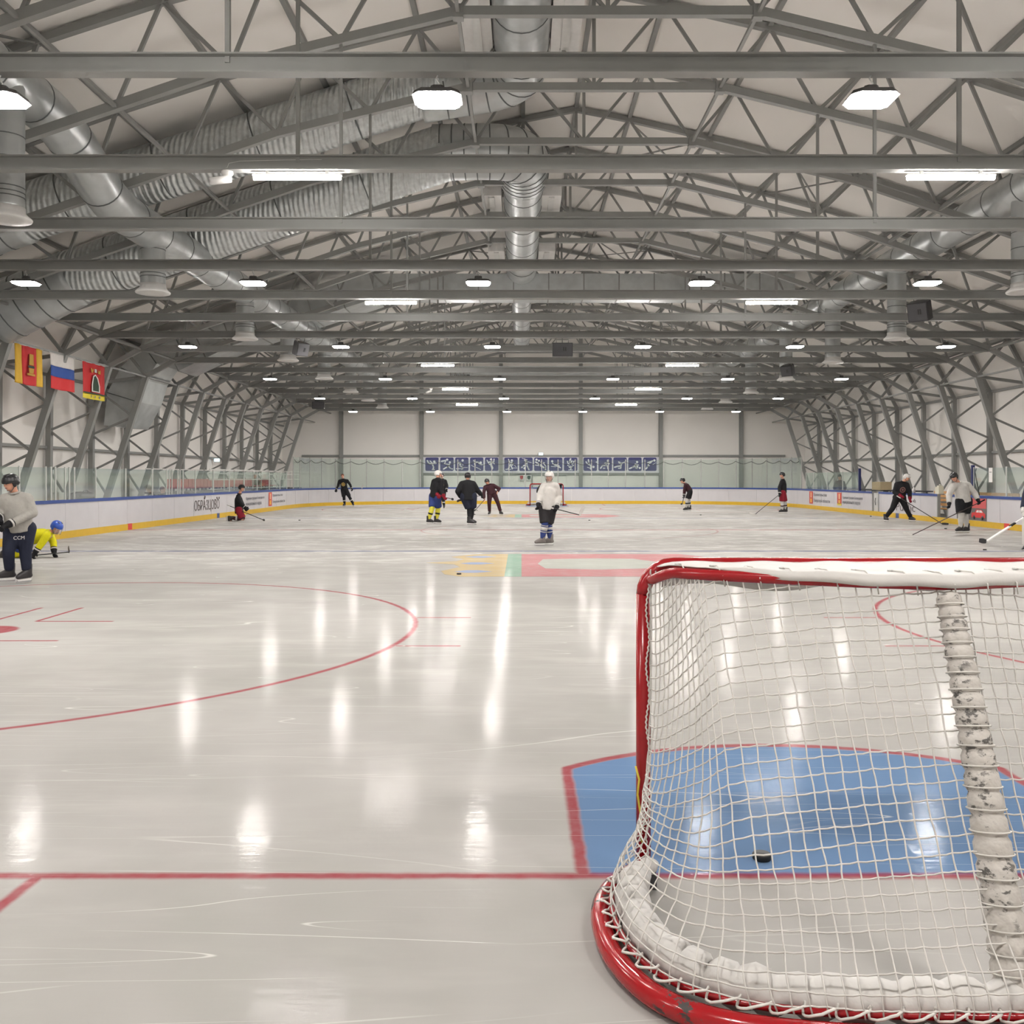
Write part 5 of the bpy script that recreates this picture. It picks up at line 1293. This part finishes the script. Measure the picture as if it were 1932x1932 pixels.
# yellow socks
person('person in black jersey, blue shorts and yellow socks with white helmet, seen from behind', 30.8,
  dict(head=(827, 895), shl=(818, 906, 0.0), shr=(834, 906, -0.25), ell=(815, 922, 0.1), elr=(832, 926, -0.3), hal=(829, 937, -0.35), har=(838.5, 938.5, -0.35),
       pel=(820.5, 938), knl=(815, 959, -0.05), knr=(827.5, 959, 0.1), anl=(809, 980.5, 0), anr=(823, 980.5, 0.1)),
  (1, 0.25), F_blk, 'shorts', F_blu, F_sy, band=F_blk, helmet=H_wht, glove=F_red, toes={'l': (1, -.2), 'r': (1, -.2)}, bulk=1.08)
stick('short end of a dark hockey stick in the red gloves of the yellow-sock skater', (836, 937.5, 30.5), (851.5, 941, 30.4), (856, 942.5, 30.4))
# goalkeeper half hidden behind
person('person in black jersey with gold crest half hidden behind the yellow-sock skater', 47.8,
  dict(head=(834, 897), shl=(828, 906), shr=(841, 906), ell=(825, 916), elr=(844, 917.5), hal=(828, 928, -0.2), har=(842, 926, -0.3),
       pel=(834, 927), knl=(830.5, 942), knr=(836.5, 942), anl=(829.5, 955), anr=(837.8, 955)),
  (0.05, -1), F_blk, 'shorts', F_blk, F_blk, band=F_wht, helmet=H_blk, glove=F_blk, crest=(gold, 0, 1.05), cage=True)
# big skater from behind
person('large person in black jersey and dark helmet seen from behind, leaning on the right leg', 30.4,
  dict(head=(882.6, 898.5, 0.05), shl=(870.5, 911), shr=(894, 911), ell=(863.5, 927, -0.05), elr=(900.5, 925, 0.1), hal=(871, 941, 0.25), har=(909.5, 935, 0.4),
       pel=(884, 938), knl=(886, 960, 0.1), knr=(891, 960, 0.15), anl=(885.5, 982, 0), anr=(889, 981.5, 0.12)),
  (0.1, 1), F_blk, 'shorts', F_nvy, F_blk, helmet=H_blk, glove=F_blk, toes={'l': (1, -.35), 'r': (1, -.1)}, bulk=1.3, hem=0.10)
stick('hockey stick held low by the large skater seen from behind', (911, 934, 30.9), (868, 943.5, 30.9), (861, 946, 31.0))
# maroon skater
person('person in dark maroon tracksuit leaning over the stick with one hand on the hip', 40.0,
  dict(head=(918.8, 908.5, -0.15), shl=(914.5, 917.5, -0.1), shr=(931.5, 914), ell=(912.8, 929.5, -0.2), elr=(942, 922, 0.05), hal=(914, 945, -0.35), har=(938, 929, -0.1),
       pel=(928, 932), knl=(923, 950, -0.1), knr=(939.5, 949, 0), anl=(923.5, 966), anr=(944.5, 966)),
  (-0.25, -1, -0.3), F_mar, 'trousers', F_mar, helmet=H_blk, toes={'l': (-.2, -1), 'r': (.7, -1)}, bulk=1.05)
stick('slanted dark hockey stick in the bare hand of the maroon skater', (917, 939, 39.4), (897.5, 962, 39.2), (894, 963.4, 39.1))
# goalkeeper at the far goal
person('person in goalkeeper gear with red leg pads standing in the far goal', 51.6,
  dict(head=(1033, 905), shl=(1022, 913.5), shr=(1050, 913), ell=(1016, 922, -0.1), elr=(1057, 919, -0.1), hal=(1013.5, 927, -0.3), har=(1058.5, 915, -0.3),
       pel=(1036, 930), knl=(1024, 940, -0.3), knr=(1049, 940, -0.3), anl=(1016, 951), anr=(1055, 951)),
  (0, -1, -0.1), F_dk, 'shorts', F_dk, F_red, helmet=H_blk, glove=F_blk, cage=True, bulk=1.25)
# crouching skater far right
person('person crouching forward in black with white socks at the far end, facing the goal', 44.2,
  dict(head=(1287.8, 907), shl=(1293, 914, -0.18), shr=(1294, 914, 0.18), ell=(1291, 925, -0.2), elr=(1292, 925, 0.2), hal=(1290, 936.5, -0.2), har=(1291, 937, 0.1),
       pel=(1302, 927.5), knl=(1296, 942, -0.1), knr=(1299.5, 942, 0.12), anl=(1295.5, 958.5, -0.05), anr=(1301, 958, 0.15), hil=(1302, 929, -0.1), hir=(1302, 929, 0.1)),
  (-1, -0.15), F_mar, 'shorts', F_blk, F_wht, band=F_blk, helmet=H_blk, glove=F_blk, toes={'l': (-1, -.1), 'r': (-1, -.1)})
stick('hockey stick held almost upright by the crouching far skater', (1291.5, 931, 44), (1287.5, 950, 43.7), (1284.5, 951.5, 43.7))
# red shorts
person('person in black jersey, red shorts and white socks standing side on', 40.4,
  dict(head=(1475.8, 896.5), shl=(1475, 907, -0.2), shr=(1479, 907, 0.2), ell=(1470.5, 920, -0.25), elr=(1480, 921, 0.25), hal=(1471, 934, -0.3), har=(1472.5, 932, 0.0),
       pel=(1477, 930), knl=(1475.5, 947.5, -0.08), knr=(1481, 947.5, 0.12), anl=(1476.5, 962), anr=(1482.5, 962, 0.12), hil=(1476.5, 931, -0.1), hir=(1477.5, 931, 0.1)),
  (-1, -0.3), F_blk, 'shorts', F_red, F_wht, band=F_mar, helmet=H_blk, glove=F_blk, toes={'l': (-1, -.2), 'r': (-1, -.05)}, bulk=1.1)
stick('striped hockey stick reaching down to the ice from the red-shorts skater', (1474, 930, 40.2), (1425.5, 969.5, 40.2), (1413.8, 967.6, 40.2), None, F_wht)
# black tracksuit, legs apart
person('person in black tracksuit with legs wide apart and white helmet, looking down at the stick', 33.3,
  dict(head=(1711, 901, -0.1), shl=(1691, 911.5), shr=(1712, 912.5), ell=(1687.5, 929, -0.05), elr=(1716, 929, -0.1), hal=(1702, 936.5, -0.3), har=(1717, 944, -0.3),
       pel=(1697, 941), knl=(1683.5, 960, -0.1), knr=(1710, 960, -0.1), anl=(1670.5, 976.5), anr=(1718.5, 976.5)),
  (0.75, -1, -0.5), F_blk, 'trousers', F_blk, helmet=H_wht, glove=F_red, toes={'l': (.2, -1), 'r': (.8, -1)}, crest=(fab('print_skull', srgb(120, 88, 84)), 0, 0.95), bulk=1.12)
stick('black hockey stick of the black-tracksuit skater crossing another stick', (1692, 935.5, 32.9), (1777, 988, 31.7), (1790.5, 988.5, 31.5))
# white jersey right
person('person in plain white jersey, black shorts and black helmet near the right boards, looking down', 26.1,
  dict(head=(1800, 900, -0.1), shl=(1796.5, 915.5, -0.1), shr=(1827, 913, 0.1), ell=(1790.5, 934, -0.1), elr=(1839, 931, 0.05), hal=(1791, 954.5, -0.3), har=(1846.5, 946, -0.1),
       pel=(1818.5, 948), knl=(1813.5, 970, -0.08), knr=(1821, 970, 0.1), anl=(1812.5, 996, -0.02), anr=(1824.5, 996, 0.12)),
  (-0.8, -0.8, -0.4), F_wht, 'shorts', F_blk, F_wht, helmet=H_blk, glove=F_blk, toes={'l': (-1, -.3), 'r': (-1, -.2)}, bulk=1.22)
stick('brown and white hockey stick of the plain white-jersey skater, blade on the ice', (1858, 943, 26.0), (1721.5, 1010, 25.7), (1703, 1005, 25.9), mat('stick_brown', srgb(70, 60, 58), 0.4), F_wht)
# goalkeeper at the right edge
person('person in goalkeeper gear with big white leg pads cut by the right edge', 20.9,
  dict(head=(1957, 890), shl=(1942, 911), shr=(1975, 911), ell=(1936, 938, -0.1), elr=(1985, 935), hal=(1930, 966, -0.3), har=(1985, 960, -0.3),
       pel=(1958, 962), knl=(1945, 990, -0.3), knr=(1975, 990, -0.2), anl=(1937, 1017), anr=(1980, 1017)),
  (-0.3, -1, -0.1), F_nvy, 'shorts', F_nvy, F_wht, helmet=H_wht, glove=F_wht, cage=True, bulk=1.3, toes={'l': (-.6, -1), 'r': (.3, -1)})
t = thing('leg_pad', 'white and black goalkeeper leg pad at the right edge', 'leg pad', at(1941, 1003, 20.5), 0, 'goalkeeper pads')
MB().box((-0.14, -0.08, -0.28), (0.14, 0.02, 0.42)).build('pad_face', mat('pad_white', (0.6, 0.58, 0.55), 0.5), t)
for k in range(5): MB().box((-0.10, -0.095, -0.24+k*0.13), (-0.02, -0.081, -0.14+k*0.13)).build('pad_roll', black_pl, t)
MB().poly([(-0.14, -0.085, -0.28), (0.14, -0.085, -0.28), (0.1, -0.085, -0.37), (-0.22, -0.085, -0.38)], (0, -1, 0), 0.04).build('toe_flap', black_pl, t)
stick('white goalkeeper stick with dark blade reaching in from the right edge', (1938, 972, 20.4), (1861, 1021.5, 20.2), (1846.5, 1019.5, 20.3), mat('stick_white', (0.7, 0.68, 0.65), 0.4), black_pl, 0.03, 0.11, True)
# spectators
person('person in dark jacket with orange front standing beside the stand behind the left glass', 48.6,
  dict(head=(481, 897.5), shl=(474, 906), shr=(488, 906), ell=(471.5, 916), elr=(491, 915), hal=(473, 925), har=(491, 925),
       pel=(481, 924), knl=(478, 937), knr=(484, 937), anl=(477.5, 949), anr=(485, 949)),
  (0.8, -0.6), fab('jacket_olive', srgb(92, 88, 70)), 'trousers', F_dk, hair=True, grp='people behind the glass', skates=False)
person('person in dark top sitting low behind the left glass near the stand', 33.6,
  dict(head=(307, 924), shl=(299, 935), shr=(315, 935), ell=(296, 948), elr=(318, 948), hal=(302, 956, -0.2), har=(312, 956, -0.2),
       pel=(307, 958), knl=(301, 958, -0.4), knr=(313, 958, -0.4), anl=(301, 976, -0.45), anr=(313, 976, -0.45)),
  (1, -0.4), F_dk, 'trousers', F_dk, hair=True, grp='people behind the glass', skates=False)
t = thing('chair', 'dark stool under the person sitting behind the left glass', 'stool', V((at(307, 958, 33.6).x, at(307, 958, 33.6).y, 0)))
MB().box((-0.2, -0.2, -0.0+at(307, 968, 33.6).z-0.05), (0.2, 0.2, at(307, 968, 33.6).z-0.01)).build('seat', dkgrey, t)
for a in (-0.16, 0.16):
    for b_ in (-0.16, 0.16): MB().bar((a, b_, 0.02), (a, b_, at(307, 968, 33.6).z-0.05), 0.03).build('leg', steel, t)
person('person in grey standing behind the right glass near the far corner', 45.0,
  dict(head=(1584, 900), shl=(1577, 909), shr=(1592, 909), ell=(1574, 920), elr=(1595, 920), hal=(1577, 929, -0.2), har=(1592, 929, -0.2),
       pel=(1584, 929), knl=(1580, 943), knr=(1588, 943), anl=(1580, 956), anr=(1588, 956)),
  (-0.6, -1), F_dk, 'trousers', F_nvy, helmet=H_blk, grp='people behind the glass', skates=False)
stick('hockey stick with white blade standing upright behind the right glass', (1567.5, 961, 47.2), (1562, 908, 47.2), (1562.5, 899, 47.2), None, F_wht)
stick('black hockey stick leaning upright against the bench glass', (1858, 990, (13.75+1.44)*F/(1846-VX)), (1839.5, 890, (13.75+1.44)*F/(1839.5-VX)), (1844, 884, (13.75+1.44)*F/(1844-VX)))
